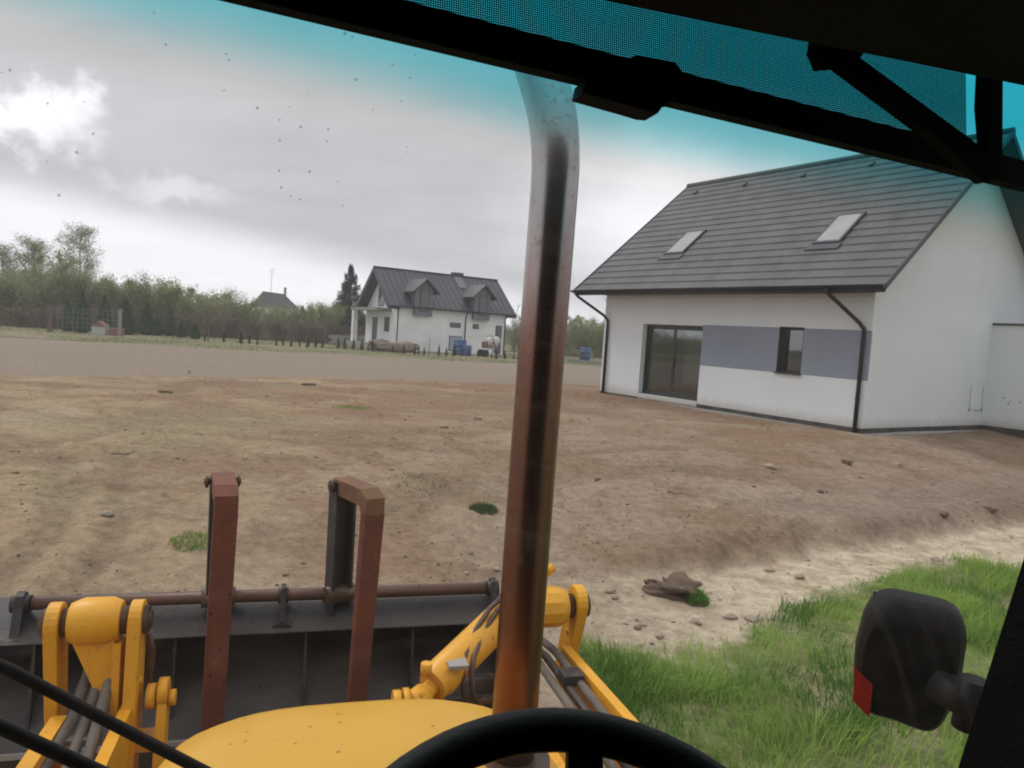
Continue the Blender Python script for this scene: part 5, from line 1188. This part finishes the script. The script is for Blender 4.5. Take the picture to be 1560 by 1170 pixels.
# steering wheel
st = math.radians(34); C_ = Vector((.188, .366, 1.829)); ax = Vector((1, 0, 0)); ay = Vector((0, math.cos(st), math.sin(st))); az_ = ax.cross(ay)
g = MB(); n = 72; Rw = .198; r_ = .0162
ring = [C_ + ax * math.cos(2 * PI * i / n) * Rw + ay * math.sin(2 * PI * i / n) * Rw for i in range(n)]
rr = []
for i in range(n):
    rad = (ring[i] - C_).normalized(); rr.append([g.b.verts.new(ring[i] + (rad * math.cos(2 * PI * k / 14) + az_ * math.sin(2 * PI * k / 14)) * r_) for k in range(14)])
for i in range(n):
    for k in range(14): g.b.faces.new([rr[i][k], rr[(i + 1) % n][k], rr[(i + 1) % n][(k + 1) % 14], rr[i][(k + 1) % 14]])
sw = g.build('steering_wheel', M['wheel'], tr, True)
for a in (78, 198, 318):
    d = ax * math.cos(R(a)) + ay * math.sin(R(a)); g = MB(); e = az_.cross(d)
    g.hexa([C_ + d * .03 - e * .02 - az_ * .03, C_ + d * .03 + e * .02 - az_ * .03, C_ + d * .03 + e * .02 - az_ * .018, C_ + d * .03 - e * .02 - az_ * .018],
           [C_ + d * (Rw - .006) - e * .013 - az_ * .005, C_ + d * (Rw - .006) + e * .013 - az_ * .005, C_ + d * (Rw - .006) + e * .013 + az_ * .005, C_ + d * (Rw - .006) - e * .013 + az_ * .005]); g.build('spoke', M['wheel'], sw)
g = MB(); g.tube([C_ - az_ * .30, C_ - az_ * .035, C_ - az_ * .01], [.03, .03, .045], 16); g.build('hub', M['wheel'], sw)
# wipers in front of the glass
g = MB(); g.tube([(-.36, .835, 1.925), (-.27, .84, 1.872), (-.13, .84, 1.777), (.05, .835, 1.66), (.16, .83, 1.58)], .0065, 8); g.build('wiper', M['rubber'], tr)
g = MB(); g.tube([(-.36, .832, 1.870), (-.27, .834, 1.812), (-.15, .836, 1.735), (.05, .83, 1.60), (.16, .83, 1.53)], .0075, 8); g.build('wiper', M['rubber'], tr)
# door mirror
MM = Matrix.Translation((.985, .955, 1.755)) @ Matrix.Rotation(R(-40), 4, 'Z') @ Matrix.Rotation(R(2), 4, 'Y')
g = MB(); secs = []
def mloop(y, k, kz0, kz1):
    lp = []
    for i in range(40):
        a = 2 * PI * i / 40; c, s = math.cos(a), math.sin(a)
        X_ = .0725 * math.copysign(abs(c) ** .36, c); Z_ = math.copysign(abs(s) ** .36, s)
        X_ *= 1 - .13 * max(0, -Z_) - .10 * max(0, Z_) ** 3
        X_ += .006 * Z_
        X_ += (-.006 if X_ < 0 else .006) * (1 - Z_ * Z_)
        Z_ = Z_ * (.104 * (kz1 if Z_ > 0 else kz0)) - (.012 if Z_ < 0 else 0) * (X_ / .07 if X_ > 0 else 0)
        lp.append(g.b.verts.new(MM @ Vector((X_ * k, y, Z_))))
    return lp
for y, k, kz0, kz1 in ((-.030, .70, .78, .60), (-.026, .86, .90, .70), (-.014, .96, .97, .86), (.0, 1.0, 1., .96), (.035, 1.0, 1., 1.0), (.05, .97, .97, .97)): secs.append(mloop(y, k, kz0, kz1))
for i in range(len(secs) - 1):
    for k in range(40): g.b.faces.new([secs[i][k], secs[i][(k + 1) % 40], secs[i + 1][(k + 1) % 40], secs[i + 1][k]])
g.b.faces.new(secs[0][::-1]); g.b.faces.new(secs[-1])
mir = g.build('door_mirror', M['mirror'], tr, 30)
g = MB(); v_ = g.hexa([(-.0735, -.030, -.080), (-.046, -.036, -.098), (-.048, -.036, -.044), (-.0775, -.030, -.026)], [(-.070, .03, -.078), (-.055, .03, -.092), (-.055, .03, -.045), (-.074, .03, -.030)]); bmesh.ops.transform(g.b, matrix=MM, verts=g.b.verts); g.build('red_reflector', M['red_lens'], mir)
g = MB(); p = [MM @ Vector(c) for c in ((.045, -.018, -.02), (.072, -.04, -.025), (.10, -.07, -.03))]; g.tube(p, [.030, .026, .024], 14)
p2 = MM @ Vector((.086, -.055, .015)); p3 = MM @ Vector((.084, -.052, -.065)); g.tube([p2, p3], .020, 14)
g.tube([p[2], (1.06, .75, 1.70), (.80, .58, 1.66)], [.018, .016, .016], 12); g.build('mirror_arm', M['rubber'], mir)
g = MB(); g.box(-.060, .060, .0505, .056, -.088, .088, MM); g.build('mirror_glass', M['chrome_rod'], mir)

# ------------------------------------------------------------------ air
hz = MB(); hz.box(-120, 90, -30, 165, -3.2, 12.5)
hzm = bpy.data.materials.new('thin_air'); hzm.use_nodes = True; t = NT(hzm.node_tree); t.n.clear()
pv = t.node('ShaderNodeVolumePrincipled'); pv.inputs['Color'].default_value = (.9, .93, .96, 1); pv.inputs['Density'].default_value = .0015; pv.inputs['Anisotropy'].default_value = .2
oo = t.node('ShaderNodeOutputMaterial'); t.l.new(pv.outputs[0], oo.inputs['Volume'])
tag(hz.build('haze', hzm, None), kind='stuff')
